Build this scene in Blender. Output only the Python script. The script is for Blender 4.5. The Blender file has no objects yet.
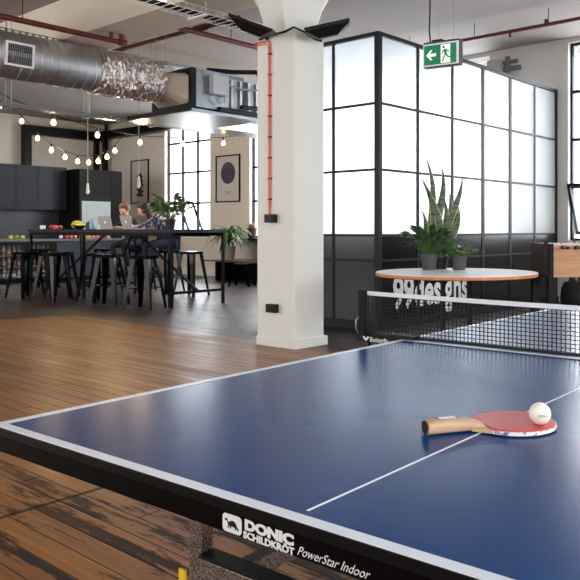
import bpy, bmesh, math, random
from mathutils import Vector, Matrix
PI = math.pi
R = math.radians
C = bpy.context.scene.collection
sc = bpy.context.scene
random.seed(7)

# ------------------------------------------------------------------ camera
PHI = 0.688
cd = bpy.data.cameras.new('camera'); cam = bpy.data.objects.new('camera', cd); C.objects.link(cam)
cd.sensor_width = 36; cd.lens = 746.7 / 580 * 36
cd.shift_x = (290 - 368.3) / 580; cd.shift_y = (230 - 290) / 580
cd.clip_start = 0.05; cd.clip_end = 200
cam.location = (0, 0, 1.124); cam.rotation_euler = (PI/2, 0, PHI - PI/2)
sc.camera = cam
sc.view_settings.view_transform = 'Standard'; sc.view_settings.look = 'None'
sc.view_settings.gamma = 1; sc.view_settings.use_curve_mapping = False
sc.view_settings.exposure = 0.0

# ------------------------------------------------------------------ world, daylight and added fill lamps
w = bpy.data.worlds.new('overcast_sky'); sc.world = w; w.use_nodes = True
bg = w.node_tree.nodes['Background']
bg.inputs[0].default_value = (0.90, 0.95, 1.0, 1); bg.inputs[1].default_value = 4.2
def area(name, loc, direction, sx, sy, power, col=(1, 1, 1), spread=180):
    l = bpy.data.lights.new(name, 'AREA'); l.shape = 'RECTANGLE'; l.size = sx; l.size_y = sy
    l.energy = power; l.color = col; l.spread = R(spread)
    o = bpy.data.objects.new(name, l); C.objects.link(o); o.location = loc
    o.rotation_euler = Vector(direction).to_track_quat('-Z', 'Y').to_euler()
    return o
# daylight falling through each far wall window opening
for i, (x, y0, y1) in enumerate([(11.46, 6.4, 8.8), (11.46, 3.14, 5.0), (12.15, 9.2, 10.95), (12.15, 11.35, 13.2), (12.15, 14.65, 16.5)]):
    area('window_and_fill_light', (x, (y0+y1)/2, 2.45), (-1, 0, -0.25), y1-y0, 2.9, 85*(y1-y0), (0.9, 0.95, 1))
for x0, p_ in ((-2.4, 110), (1.4, 150), (5.2, 170)):  # added fill lamps in made-up openings of the unseen side wall
    area('window_and_fill_light', (x0+1.1, -4.3, 2.4), (0, 1, -0.1), 2.2, 2.4, p_, (0.97, 0.98, 1))
for y0, p_ in ((-2.2, 30), (3.2, 70), (9.4, 200), (13.6, 300)):  # added fill lamps behind the camera, stronger ones brighten the far end
    area('window_and_fill_light', (-4.3, y0+1.1, 2.4), (1, 0, -0.1), 2.2, 2.4, p_, (1, 0.96, 0.91))

# ------------------------------------------------------------------ materials
def lin(c):
    return tuple((v/255/12.92 if v/255 <= 0.04045 else ((v/255+0.055)/1.055)**2.4) for v in c) + (1,)
MATS = {}
def mat(name, col, rough=0.5, metal=0.0, spec=0.5, noise=0.0, nscale=8.0, bump=0.0, bscale=40, emit=None, estr=0, coat=0):
    if name in MATS: return MATS[name]
    m = bpy.data.materials.new(name); m.use_nodes = True; nt = m.node_tree
    b = nt.nodes['Principled BSDF']
    b.inputs['Base Color'].default_value = lin(col); b.inputs['Roughness'].default_value = rough
    b.inputs['Metallic'].default_value = metal; b.inputs['Specular IOR Level'].default_value = spec
    b.inputs['Coat Weight'].default_value = coat
    if emit:
        b.inputs['Emission Color'].default_value = lin(emit); b.inputs['Emission Strength'].default_value = estr
    tc = nt.nodes.new('ShaderNodeTexCoord')
    if noise > 0:
        n = nt.nodes.new('ShaderNodeTexNoise'); n.inputs['Scale'].default_value = nscale; n.inputs['Detail'].default_value = 4
        nt.links.new(tc.outputs['Object'], n.inputs['Vector'])
        mx = nt.nodes.new('ShaderNodeMix'); mx.data_type = 'RGBA'
        c = lin(col)
        mx.inputs['A'].default_value = tuple(v*(1-noise) for v in c[:3]) + (1,)
        mx.inputs['B'].default_value = tuple(min(1, v*(1+noise)) for v in c[:3]) + (1,)
        nt.links.new(n.outputs['Fac'], mx.inputs['Factor']); nt.links.new(mx.outputs['Result'], b.inputs['Base Color'])
    if bump > 0:
        n2 = nt.nodes.new('ShaderNodeTexNoise'); n2.inputs['Scale'].default_value = bscale; n2.inputs['Detail'].default_value = 3
        nt.links.new(tc.outputs['Object'], n2.inputs['Vector'])
        bp = nt.nodes.new('ShaderNodeBump'); bp.inputs['Strength'].default_value = bump; bp.inputs['Distance'].default_value = 0.02
        nt.links.new(n2.outputs['Fac'], bp.inputs['Height']); nt.links.new(bp.outputs['Normal'], b.inputs['Normal'])
    MATS[name] = m
    return m
class NT:
    def __init__(s, m): s.t = m.node_tree
    def n(s, kind, **kw):
        x = s.t.nodes.new(kind)
        for k, v in kw.items():
            if k.startswith('i_'):
                key = k[2:]; key = int(key) if key.isdigit() else key
                x.inputs[key].default_value = v
            else: setattr(x, k, v)
        return x
    def l(s, a, b): s.t.links.new(a, b)
    def math(s, op, a, b=None, c=None):
        x = s.t.nodes.new('ShaderNodeMath'); x.operation = op
        for i, v in enumerate((a, b, c)):
            if v is None: continue
            if isinstance(v, (int, float)): x.inputs[i].default_value = v
            else: s.l(v, x.inputs[i])
        return x.outputs[0]
    def mix(s, f, a, b, blend='MIX'):
        x = s.t.nodes.new('ShaderNodeMix'); x.data_type = 'RGBA'; x.blend_type = blend
        for key, v in (('Factor', f), ('A', a), ('B', b)):
            if isinstance(v, (int, float)): x.inputs[key].default_value = v
            elif isinstance(v, tuple): x.inputs[key].default_value = v
            else: s.l(v, x.inputs[key])
        return x.outputs['Result']
    def ramp(s, f, lo, hi):
        x = s.t.nodes.new('ShaderNodeMapRange'); x.inputs[1].default_value = lo; x.inputs[2].default_value = hi
        x.clamp = True
        s.l(f, x.inputs[0]); return x.outputs[0]

def floor_material():
    m = bpy.data.materials.new('worn_timber_floor'); m.use_nodes = True; g = NT(m)
    b = m.node_tree.nodes['Principled BSDF']
    tc = g.n('ShaderNodeTexCoord'); sp = g.n('ShaderNodeSeparateXYZ'); g.l(tc.outputs['Object'], sp.inputs[0])
    x, y = sp.outputs[0], sp.outputs[1]
    pw = 0.105
    px = g.math('DIVIDE', x, pw); idx = g.math('FLOOR', px); fr = g.math('FRACT', px)
    wn = g.n('ShaderNodeTexWhiteNoise', noise_dimensions='1D'); g.l(idx, wn.inputs['W'])
    # butt joints along each plank
    yo = g.math('ADD', g.math('DIVIDE', y, 2.6), g.math('MULTIPLY', wn.outputs[0], 7.0)); yf = g.math('FRACT', yo)
    idy = g.math('FLOOR', yo)
    wn2 = g.n('ShaderNodeTexWhiteNoise', noise_dimensions='2D'); cv = g.n('ShaderNodeCombineXYZ'); g.l(idx, cv.inputs[0]); g.l(idy, cv.inputs[1]); g.l(cv.outputs[0], wn2.inputs['Vector'])
    # grain stretched along y
    def stretched(sx, sy, detail=5, rough=0.6, off=0.0):
        c = g.n('ShaderNodeCombineXYZ'); g.l(g.math('MULTIPLY', x, sx), c.inputs[0]); g.l(g.math('ADD', g.math('MULTIPLY', y, sy), off), c.inputs[1])
        g.l(g.math('MULTIPLY', wn.outputs[0], 3.0), c.inputs[2])
        n = g.n('ShaderNodeTexNoise'); n.inputs['Scale'].default_value = 1; n.inputs['Detail'].default_value = detail; n.inputs['Roughness'].default_value = rough
        g.l(c.outputs[0], n.inputs['Vector']); return n.outputs['Fac']
    grain = stretched(48, 2.2); blotch = stretched(12, 1.3, 6, 0.72, 3.7); big = stretched(1.2, 0.7, 3, 0.5, 9.1)
    base = g.mix(g.ramp(grain, 0.3, 0.7), lin((122, 74, 28)), lin((186, 120, 54)))
    base = g.mix(g.math('MULTIPLY', wn2.outputs[0], 0.55), base, lin((92, 54, 24)))
    dk = g.ramp(g.math('ADD', g.math('MULTIPLY', blotch, 1.0), g.math('MULTIPLY', big, 0.35)), 0.68, 0.73)
    worn = g.math('SUBTRACT', 1.0, g.math('MULTIPLY', g.ramp(g.math('ADD', y, g.math('MULTIPLY', big, 1.5)), 3.4, 5.2), 0.82))
    dk = g.math('MULTIPLY', dk, worn)
    base = g.mix(g.math('MULTIPLY', dk, 0.95), base, lin((24, 18, 15)))
    # plank gaps
    e = g.math('MINIMUM', fr, g.math('SUBTRACT', 1.0, fr))
    gap = g.math('SUBTRACT', 1.0, g.ramp(e, 0.012, 0.05))
    e2 = g.math('MINIMUM', yf, g.math('SUBTRACT', 1.0, yf)); gap2 = g.math('SUBTRACT', 1.0, g.ramp(e2, 0.0008, 0.002))
    # one long board joint crossing the planks near the table
    js = g.math('SUBTRACT', 1.0, g.ramp(g.math('ABSOLUTE', g.math('SUBTRACT', y, 2.96)), 0.006, 0.022))
    gp = g.math('MAXIMUM', g.math('MULTIPLY', gap, 0.75), g.math('MAXIMUM', gap2, g.math('MULTIPLY', js, 0.9)))
    base = g.mix(gp, base, lin((26, 19, 15)))
    # dark stained zone past the column
    jit = g.math('MULTIPLY', stretched(0.8, 1.2, 3), 0.10)
    zx = g.ramp(g.math('ADD', x, jit), 5.16, 5.22); zy = g.ramp(g.math('ADD', g.math('ADD', y, g.math('MULTIPLY', x, 0.35)), jit), 11.05, 11.1)
    z = g.math('MAXIMUM', zx, zy)
    dark = g.mix(g.ramp(grain, 0.3, 0.7), lin((34, 25, 22)), lin((66, 50, 43)))
    dark = g.mix(g.math('MULTIPLY', gap, 0.6), dark, lin((24, 19, 18)))
    dark = g.mix(g.math('MULTIPLY', dk, 0.9), dark, lin((30, 24, 22)))
    col = g.mix(z, base, dark)
    g.l(col, b.inputs['Base Color'])
    rg = g.math('ADD', g.math('MULTIPLY', big, 0.25), 0.22); rg = g.math('ADD', rg, g.math('MULTIPLY', gp, 0.3))
    rg = g.math('ADD', rg, g.math('MULTIPLY', dk, 0.25)); b.inputs['Specular IOR Level'].default_value = 0.4
    g.l(rg, b.inputs['Roughness'])
    bp = g.n('ShaderNodeBump'); bp.inputs['Strength'].default_value = 0.35; bp.inputs['Distance'].default_value = 0.01
    hgt = g.math('SUBTRACT', g.math('MULTIPLY', grain, 0.25), gp); g.l(hgt, bp.inputs['Height']); g.l(bp.outputs['Normal'], b.inputs['Normal'])
    return m
def brick_material(name, c1, c2, mortar, scale, rough=0.4, bw=0.5, rh=0.25):
    m = bpy.data.materials.new(name); m.use_nodes = True; g = NT(m); b = m.node_tree.nodes['Principled BSDF']
    tc = g.n('ShaderNodeTexCoord'); sp = g.n('ShaderNodeSeparateXYZ'); g.l(tc.outputs['Object'], sp.inputs[0])
    c = g.n('ShaderNodeCombineXYZ'); g.l(g.math('ADD', sp.outputs[0], sp.outputs[1]), c.inputs[0]); g.l(sp.outputs[2], c.inputs[1])
    br = g.n('ShaderNodeTexBrick'); br.inputs['Color1'].default_value = lin(c1); br.inputs['Color2'].default_value = lin(c2); br.inputs['Mortar'].default_value = lin(mortar)
    br.inputs['Scale'].default_value = scale; br.inputs['Mortar Size'].default_value = 0.012; br.inputs['Brick Width'].default_value = bw; br.inputs['Row Height'].default_value = rh
    g.l(c.outputs[0], br.inputs['Vector']); g.l(br.outputs['Color'], b.inputs['Base Color']); b.inputs['Roughness'].default_value = rough
    bp = g.n('ShaderNodeBump'); bp.inputs['Strength'].default_value = 0.3; bp.inputs['Distance'].default_value = 0.01; bp.invert = True
    g.l(br.outputs['Fac'], bp.inputs['Height']); g.l(bp.outputs['Normal'], b.inputs['Normal'])
    return m
def table_blue():
    m = bpy.data.materials.new('blue_table_surface'); m.use_nodes = True; g = NT(m); b = m.node_tree.nodes['Principled BSDF']
    tc = g.n('ShaderNodeTexCoord')
    n = g.n('ShaderNodeTexNoise'); n.inputs['Scale'].default_value = 55; n.inputs['Detail'].default_value = 6; g.l(tc.outputs['Object'], n.inputs['Vector'])
    n2 = g.n('ShaderNodeTexNoise'); n2.inputs['Scale'].default_value = 3; g.l(tc.outputs['Object'], n2.inputs['Vector'])
    c = g.mix(g.ramp(n2.outputs['Fac'], 0.3, 0.7), lin((0, 56, 112)), lin((0, 61, 120)))
    g.l(c, b.inputs['Base Color'])
    b.inputs['Roughness'].default_value = 0.24
    b.inputs['Specular IOR Level'].default_value = 0.2
    return m
def frosted():
    m = bpy.data.materials.new('frosted_reeded_glass'); m.use_nodes = True; nt = m.node_tree; nt.nodes.clear(); g = NT(m)
    out = g.n('ShaderNodeOutputMaterial')
    gl = g.n('ShaderNodeBsdfGlass'); gl.inputs['Color'].default_value = (0.97, 0.99, 1, 1); gl.inputs['Roughness'].default_value = 0.38; gl.inputs['IOR'].default_value = 1.35
    tr = g.n('ShaderNodeBsdfTranslucent'); tr.inputs['Color'].default_value = (0.92, 0.96, 1, 1)
    mx = g.n('ShaderNodeMixShader'); mx.inputs[0].default_value = 0.35
    g.l(gl.outputs[0], mx.inputs[1]); g.l(tr.outputs[0], mx.inputs[2])
    tc = g.n('ShaderNodeTexCoord'); n = g.n('ShaderNodeTexNoise'); n.inputs['Scale'].default_value = 60
    g.l(tc.outputs['Object'], n.inputs['Vector'])
    bp = g.n('ShaderNodeBump'); bp.inputs['Strength'].default_value = 0.3; bp.inputs['Distance'].default_value = 0.01
    g.l(n.outputs['Fac'], bp.inputs['Height']); g.l(bp.outputs['Normal'], gl.inputs['Normal'])
    g.l(mx.outputs[0], out.inputs[0])
    return m
def foil():
    m = bpy.data.materials.new('crinkled_foil'); m.use_nodes = True; g = NT(m); b = m.node_tree.nodes['Principled BSDF']
    b.inputs['Metallic'].default_value = 1; b.inputs['Roughness'].default_value = 0.3; b.inputs['Base Color'].default_value = lin((232, 222, 220))
    tc = g.n('ShaderNodeTexCoord'); v = g.n('ShaderNodeTexNoise'); v.inputs['Scale'].default_value = 7; v.inputs['Detail'].default_value = 3; v.inputs['Distortion'].default_value = 1.0
    mp = g.n('ShaderNodeMapping'); mp.inputs['Scale'].default_value = (2.4, 0.8, 0.8); mp.inputs['Rotation'].default_value = (0, 0.5, 0.3); g.l(tc.outputs['Object'], mp.inputs[0]); g.l(mp.outputs[0], v.inputs['Vector'])
    bp = g.n('ShaderNodeBump'); bp.inputs['Strength'].default_value = 1.0; bp.inputs['Distance'].default_value = 0.09
    g.l(v.outputs['Fac'], bp.inputs['Height']); g.l(bp.outputs['Normal'], b.inputs['Normal'])
    return m
def wood(name, a, bcol, axis=0, rough=0.45, sc_=3.0):
    m = bpy.data.materials.new(name); m.use_nodes = True; g = NT(m); b = m.node_tree.nodes['Principled BSDF']
    tc = g.n('ShaderNodeTexCoord'); mp = g.n('ShaderNodeMapping')
    s = [14*sc_]*3; s[axis] = sc_; mp.inputs['Scale'].default_value = s
    n = g.n('ShaderNodeTexNoise'); n.inputs['Scale'].default_value = 1; n.inputs['Detail'].default_value = 5
    g.l(tc.outputs['Object'], mp.inputs[0]); g.l(mp.outputs[0], n.inputs['Vector'])
    g.l(g.mix(g.ramp(n.outputs['Fac'], 0.3, 0.7), lin(a), lin(bcol)), b.inputs['Base Color']); b.inputs['Roughness'].default_value = rough
    return m
M_floor = floor_material()
M_wall = mat('painted_plaster', (200, 197, 192), 0.85, noise=0.04, nscale=3, bump=0.15, bscale=12)
M_pbrick = brick_material('painted_brick', (224, 214, 202), (219, 209, 197), (210, 200, 188), 3.2, 0.8, 0.75, 0.25)
M_ceil = mat('ceiling_plaster', (150, 143, 139), 0.9, noise=0.05, nscale=1.2, bump=0.1, bscale=6)
M_beam = mat('cream_concrete', (205, 192, 176), 0.85, noise=0.06, nscale=2, bump=0.15, bscale=9)
M_col = mat('column_paint', (226, 226, 219), 0.75, noise=0.03, nscale=4, bump=0.2, bscale=14)
M_blk = mat('black_steel', (12, 12, 15), 0.42, spec=0.18)
M_frame = mat('charcoal_window_steel', (20, 23, 30), 0.5, spec=0.2)
M_dpanel = mat('dark_smoked_panel', (24, 24, 26), 0.2, spec=0.32, noise=0.12, nscale=2)
M_white = mat('white_paint', (235, 235, 235), 0.5)
M_gloss = mat('gloss_black_metal', (6, 6, 8), 0.16, spec=0.06)
M_galv = mat('galvanised_steel', (150, 156, 162), 0.34, metal=1, noise=0.14, nscale=9)
M_galvd = mat('dull_galvanised_steel', (196, 197, 200), 0.45, metal=1, noise=0.1, nscale=5)
M_foil = foil()
M_red = mat('oxide_red_pipe', (92, 28, 26), 0.45)
M_orange = mat('orange_conduit', (232, 88, 52), 0.45)
M_orangeD = mat('orange_cable', (214, 92, 60), 0.5)
M_plastic = mat('black_plastic', (12, 12, 12), 0.5, spec=0.3)
M_frost = frosted()
M_blue = table_blue()
M_line = mat('white_line_paint', (222, 228, 238), 0.35)
M_apron = mat('black_apron', (5, 4, 4), 0.4, spec=0.06)
M_edge = mat('dark_board_edge', (14, 12, 12), 0.4, spec=0.12)
def hammered():
    m = bpy.data.materials.new('hammered_bronze'); m.use_nodes = True; g = NT(m); b = m.node_tree.nodes['Principled BSDF']
    tc = g.n('ShaderNodeTexCoord'); v = g.n('ShaderNodeTexVoronoi'); v.inputs['Scale'].default_value = 380; g.l(tc.outputs['Object'], v.inputs['Vector'])
    g.l(g.mix(g.ramp(v.outputs['Distance'], 0.35, 0.6), lin((20, 14, 12)), lin((150, 134, 124))), b.inputs['Base Color'])
    b.inputs['Roughness'].default_value = 0.3; b.inputs['Metallic'].default_value = 0.5
    return m
M_hammer = hammered()
M_net = mat('black_net_cord', (16, 16, 20), 0.8)
M_tape = mat('white_net_tape', (226, 226, 232), 0.7)
M_text = mat('white_lettering', (222, 222, 220), 0.6)
M_leaf = mat('glossy_green_leaf', (78, 112, 60), 0.42, noise=0.35, nscale=14)
M_leaf2 = mat('deep_green_leaf', (56, 86, 54), 0.4, noise=0.35, nscale=14)
M_leaf3 = mat('yellowed_leaf', (170, 176, 74), 0.5)
M_pot = mat('grey_plastic_pot', (66, 68, 70), 0.6)
M_potb = mat('black_pot', (26, 27, 30), 0.5)
M_soil = mat('potting_soil', (38, 28, 22), 0.95)
M_skin = mat('skin', (214, 160, 134), 0.55)
M_glass = mat('window_glass', (255, 255, 255), 0.02); 
nt = M_glass.node_tree; nt.nodes.clear(); g_ = NT(M_glass)
o_ = g_.n('ShaderNodeOutputMaterial'); t_ = g_.n('ShaderNodeBsdfTransparent'); gg_ = g_.n('ShaderNodeBsdfGlossy'); gg_.inputs['Roughness'].default_value = 0.05
mx_ = g_.n('ShaderNodeMixShader'); mx_.inputs[0].default_value = 0.06; g_.l(t_.outputs[0], mx_.inputs[1]); g_.l(gg_.outputs[0], mx_.inputs[2]); g_.l(mx_.outputs[0], o_.inputs[0])

# ------------------------------------------------------------------ helpers
class MB:
    """collects shapes and links them as ONE mesh object"""
    def __init__(s): s.bm = bmesh.new()
    def _t(s, vs, mtx):
        if mtx is not None: bmesh.ops.transform(s.bm, matrix=mtx, verts=vs)
    def box(s, x0, x1, y0, y1, z0, z1, mtx=None, bevel=0):
        r = bmesh.ops.create_cube(s.bm, size=1)
        vs = r['verts']
        bmesh.ops.scale(s.bm, vec=(abs(x1-x0), abs(y1-y0), abs(z1-z0)), verts=vs)
        bmesh.ops.translate(s.bm, vec=((x0+x1)/2, (y0+y1)/2, (z0+z1)/2), verts=vs)
        if bevel:
            es = list({e for v in vs for e in v.link_edges})
            nb = bmesh.ops.bevel(s.bm, geom=es, offset=bevel, segments=2, affect='EDGES', profile=0.5)
            vs = list({v for f in nb['faces'] for v in f.verts} | {v for v in vs if v.is_valid})
        s._t(vs, mtx); return s
    def bar(s, a, b, wx, wy, up=(0, 0, 1)):
        """rectangular bar from a to b"""
        a = Vector(a); b = Vector(b); d = (b-a); L = d.length; d.normalize(); up = Vector(up)
        if abs(d.dot(up)) > 0.99: up = Vector((1, 0, 0))
        sx = d.cross(up).normalized(); sy = sx.cross(d).normalized()
        vs = []
        for p in (a, b):
            for i, j in ((-1, -1), (1, -1), (1, 1), (-1, 1)):
                vs.append(s.bm.verts.new(p + sx*wx/2*i + sy*wy/2*j))
        f = s.bm.faces.new
        f(vs[0:4][::-1]); f(vs[4:8])
        for i in range(4): j = (i+1) % 4; f((vs[i], vs[j], vs[4+j], vs[4+i]))
        return s
    def tube(s, pts, r, n=8, cap=True):
        pts = [Vector(p) for p in pts]; rs = r if isinstance(r, (list, tuple)) else [r]*len(pts)
        rings = []; prev = None
        for i, p in enumerate(pts):
            d = (pts[min(i+1, len(pts)-1)] - pts[max(i-1, 0)]).normalized()
            if prev is None:
                a = Vector((0, 0, 1)) if abs(d.z) < 0.9 else Vector((1, 0, 0))
                sx = d.cross(a).normalized()
            else:
                sx = (prev - d*prev.dot(d)); sx = sx.normalized() if sx.length > 1e-6 else d.cross(Vector((0, 0, 1))).normalized()
            prev = sx; sy = d.cross(sx)
            rings.append([s.bm.verts.new(p + (sx*math.cos(2*PI*k/n) + sy*math.sin(2*PI*k/n))*rs[i]) for k in range(n)])
        for a, b in zip(rings, rings[1:]):
            for k in range(n):
                j = (k+1) % n; s.bm.faces.new((a[k], a[j], b[j], b[k]))
        if cap:
            s.bm.faces.new(rings[0][::-1]); s.bm.faces.new(rings[-1])
        return s
    def lathe(s, prof, n=20, c=(0, 0, 0), cap=True):
        rings = []
        for r, z in prof:
            rings.append([s.bm.verts.new((c[0]+max(r, 1e-4)*math.cos(2*PI*k/n), c[1]+max(r, 1e-4)*math.sin(2*PI*k/n), c[2]+z)) for k in range(n)])
        for a, b in zip(rings, rings[1:]):
            for k in range(n):
                j = (k+1) % n; s.bm.faces.new((a[k], a[j], b[j], b[k]))
        if cap:
            s.bm.faces.new(rings[0][::-1]); s.bm.faces.new(rings[-1])
        return s
    def sphere(s, c, r, sx=1, sy=1, sz=1, seg=14, mtx=None):
        q = bmesh.ops.create_uvsphere(s.bm, u_segments=seg, v_segments=max(6, seg//2+1), radius=r)
        bmesh.ops.scale(s.bm, vec=(sx, sy, sz), verts=q['verts']); s._t(q['verts'], mtx)
        bmesh.ops.translate(s.bm, vec=c, verts=q['verts']); return s
    def prism(s, poly, z0, z1, mtx=None):
        lo = [s.bm.verts.new((x, y, z0)) for x, y in poly]; hi = [s.bm.verts.new((x, y, z1)) for x, y in poly]
        s.bm.faces.new(lo[::-1]); s.bm.faces.new(hi)
        n = len(poly)
        for k in range(n): j = (k+1) % n; s.bm.faces.new((lo[k], lo[j], hi[j], hi[k]))
        s._t(lo+hi, mtx); return s
    def leaf(s, base, d, L, W, droop=0.5, n=6, tip=0.0, roll=0.0, th=0.0):
        """a folded blade leaving base along d, drooping with gravity"""
        p = Vector(base); d = Vector(d).normalized()
        side = d.cross(Vector((0, 0, 1)))
        side = side.normalized() if side.length > 1e-3 else Vector((1, 0, 0))
        if roll: side = Matrix.Rotation(roll, 3, d) @ side
        rows = []
        for i in range(n+1):
            t = i/n
            wv = W/2*(math.sin(PI*min(1, t*0.92+0.08))**0.7)*(1 if t < 1 else 0.02)+0.001
            nrm = side.cross(d).normalized()
            rows.append([s.bm.verts.new(p - side*wv + nrm*wv*0.25), s.bm.verts.new(p), s.bm.verts.new(p + side*wv + nrm*wv*0.25)])
            p = p + d*(L/n); d = (d + Vector((0, 0, -droop/n))).normalized()
        for a, b in zip(rows, rows[1:]):
            for k in range(2): s.bm.faces.new((a[k], a[k+1], b[k+1], b[k]))
        return s
    def mesh(s, name, m, smooth=False):
        bmesh.ops.remove_doubles(s.bm, verts=s.bm.verts, dist=1e-6)
        bmesh.ops.recalc_face_normals(s.bm, faces=s.bm.faces)
        me = bpy.data.meshes.new(name); s.bm.to_mesh(me); s.bm.free()
        if m: me.materials.append(m)
        if smooth:
            for p in me.polygons: p.use_smooth = True
            try: me.set_sharp_from_angle(angle=R(40))
            except Exception: pass
        return me
    def build(s, name, m, parent=None, smooth=False, loc=None, world=False, label=None):
        me = s.mesh(name, m, smooth)
        o = bpy.data.objects.new(name, me); C.objects.link(o)
        if parent is not None:
            if world: me.transform(mw(parent).inverted())
            o.parent = parent
        if loc is not None: o.location = loc
        if label: o['label'] = label
        return o
def mw(o):
    m = Matrix.LocRotScale(o.location, o.rotation_euler, o.scale)
    return mw(o.parent) @ m if o.parent else m
def thing(name, label, cat, loc=(0, 0, 0), rotz=0, group=None):
    o = bpy.data.objects.new(name, None); C.objects.link(o); o.empty_display_size = 0.1
    o.location = loc; o.rotation_euler = (0, 0, rotz); o['label'] = label; o['category'] = cat
    if group: o['group'] = group
    return o
def tag(o, label, cat, group=None):
    o['label'] = label; o['category'] = cat
    if group: o['group'] = group
    return o
def struct(name, mb, m, smooth=False, label=None, parent=None, kind='structure'):
    o = mb.build(name, m, parent, smooth)
    if not parent: o['kind'] = kind
    if label: o['label'] = label
    return o
def dup(root, loc=None, rotz=None, label=None, group=None):
    r = root.copy(); C.objects.link(r)
    if loc is not None: r.location = loc
    if rotz is not None: r.rotation_euler = (0, 0, rotz)
    if label: r['label'] = label
    if group: r['group'] = group
    for ch in list(root.children):
        c = ch.copy(); C.objects.link(c); c.parent = r
        for g in list(ch.children):
            d = g.copy(); C.objects.link(d); d.parent = c
    return r
def text_mesh(name, s, size, m, parent, mtx, extrude=0.0004, offset=0.0, shear=0.0, fit_w=None, fit_h=None, space=1.0):
    cu = bpy.data.curves.new(name, 'FONT'); cu.body = s; cu.size = size; cu.extrude = extrude; cu.offset = offset; cu.shear = shear
    cu.space_character = space; cu.resolution_u = 3
    o = bpy.data.objects.new(name, cu); C.objects.link(o)
    bpy.context.view_layer.update()
    me = bpy.data.meshes.new_from_object(o.evaluated_get(bpy.context.evaluated_depsgraph_get()))
    bpy.data.objects.remove(o, do_unlink=True); bpy.data.curves.remove(cu)
    xs_ = [v.co.x for v in me.vertices]; ys_ = [v.co.y for v in me.vertices]
    kx = fit_w/(max(xs_)-min(xs_)) if fit_w else 1; ky = fit_h/max(ys_) if fit_h else 1
    me.transform(Matrix.Translation((-min(xs_), 0, 0))); me.transform(Matrix.Diagonal((kx, ky, 1, 1))); me.transform(mtx); me.name = name
    me.materials.clear(); me.materials.append(m)
    o = bpy.data.objects.new(name, me); C.objects.link(o); o.parent = parent
    return o
def frame_mtx(origin, ex, ey):
    ex = Vector(ex).normalized(); ey = Vector(ey).normalized(); ez = ex.cross(ey)
    m = Matrix((ex, ey, ez)).transposed().to_4x4(); m.translation = Vector(origin); return m

# ------------------------------------------------------------------ the room
ZC = 4.12
struct('floor', MB().box(-4.2, 12.1, -4.2, 19.7, -0.1, 0), M_floor)
struct('ceiling', MB().box(-4.2, 12.1, -4.2, 19.7, ZC, ZC+0.15), M_ceil)
struct('trim_1', MB().box(4.97, 5.62, -4, 19.4, 3.6, ZC), M_beam, label='deep cream ceiling beam running across the room over the column')
struct('wall_left', MB().box(-4.2, 11.7, 19.4, 19.7, 0, ZC), M_pbrick)
ZS, ZT = 0.96, 3.96
def wall_with_windows(name, axis, c0, c1, lo, hi, wins, zs=ZS, zt=ZT, m=M_pbrick):
    mb = MB()
    def b(u0, u1, z0, z1):
        if u1-u0 < 1e-4: return
        if axis == 'x': mb.box(c0, c1, u0, u1, z0, z1)
        else: mb.box(u0, u1, c0, c1, z0, z1)
    p = lo
    for (a, e) in sorted(wins):
        b(p, a, 0, ZC); b(a, e, 0, zs); b(a, e, zt, ZC); p = e
    b(p, hi, 0, ZC)
    return struct(name, mb, m)
far = [(9.2, 10.95), (11.35, 13.2), (14.65, 16.5)]
near = [(3.14, 5.0), (6.4, 8.8)]
wall_with_windows('wall_far', 'x', 11.7, 12.1, 9.0, 19.4, far)
wall_with_windows('wall_right', 'x', 11.0, 11.4, -4.0, 9.0, near, zt=4.05, m=M_wall)
struct('wall_far_return', MB().box(11.4, 11.7, 8.9, 9.0, 0, ZC), M_wall)
wall_with_windows('wall_side', 'y', -4.2, -4.0, -4.2, 12.1, [(-2.4, -0.2), (1.4, 3.6), (5.2, 7.4)], 1.1, 3.6, M_wall)  # unseen wall, openings added for the fill lamps
wall_with_windows('wall_back', 'x', -4.2, -4.0, -4.0, 19.4, [(-2.2, 0), (3.2, 5.4), (9.4, 11.6), (13.6, 15.8)], 1.1, 3.6, M_wall)  # also out of view, its openings made up to hold fill lamps
struct('baseboard_far', MB().box(11.66, 11.7, 9.0, 19.4, 0, 0.16), M_col)
struct('baseboard_left', MB().box(-4, 11.66, 19.36, 19.4, 0, 0.16), M_col)

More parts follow.
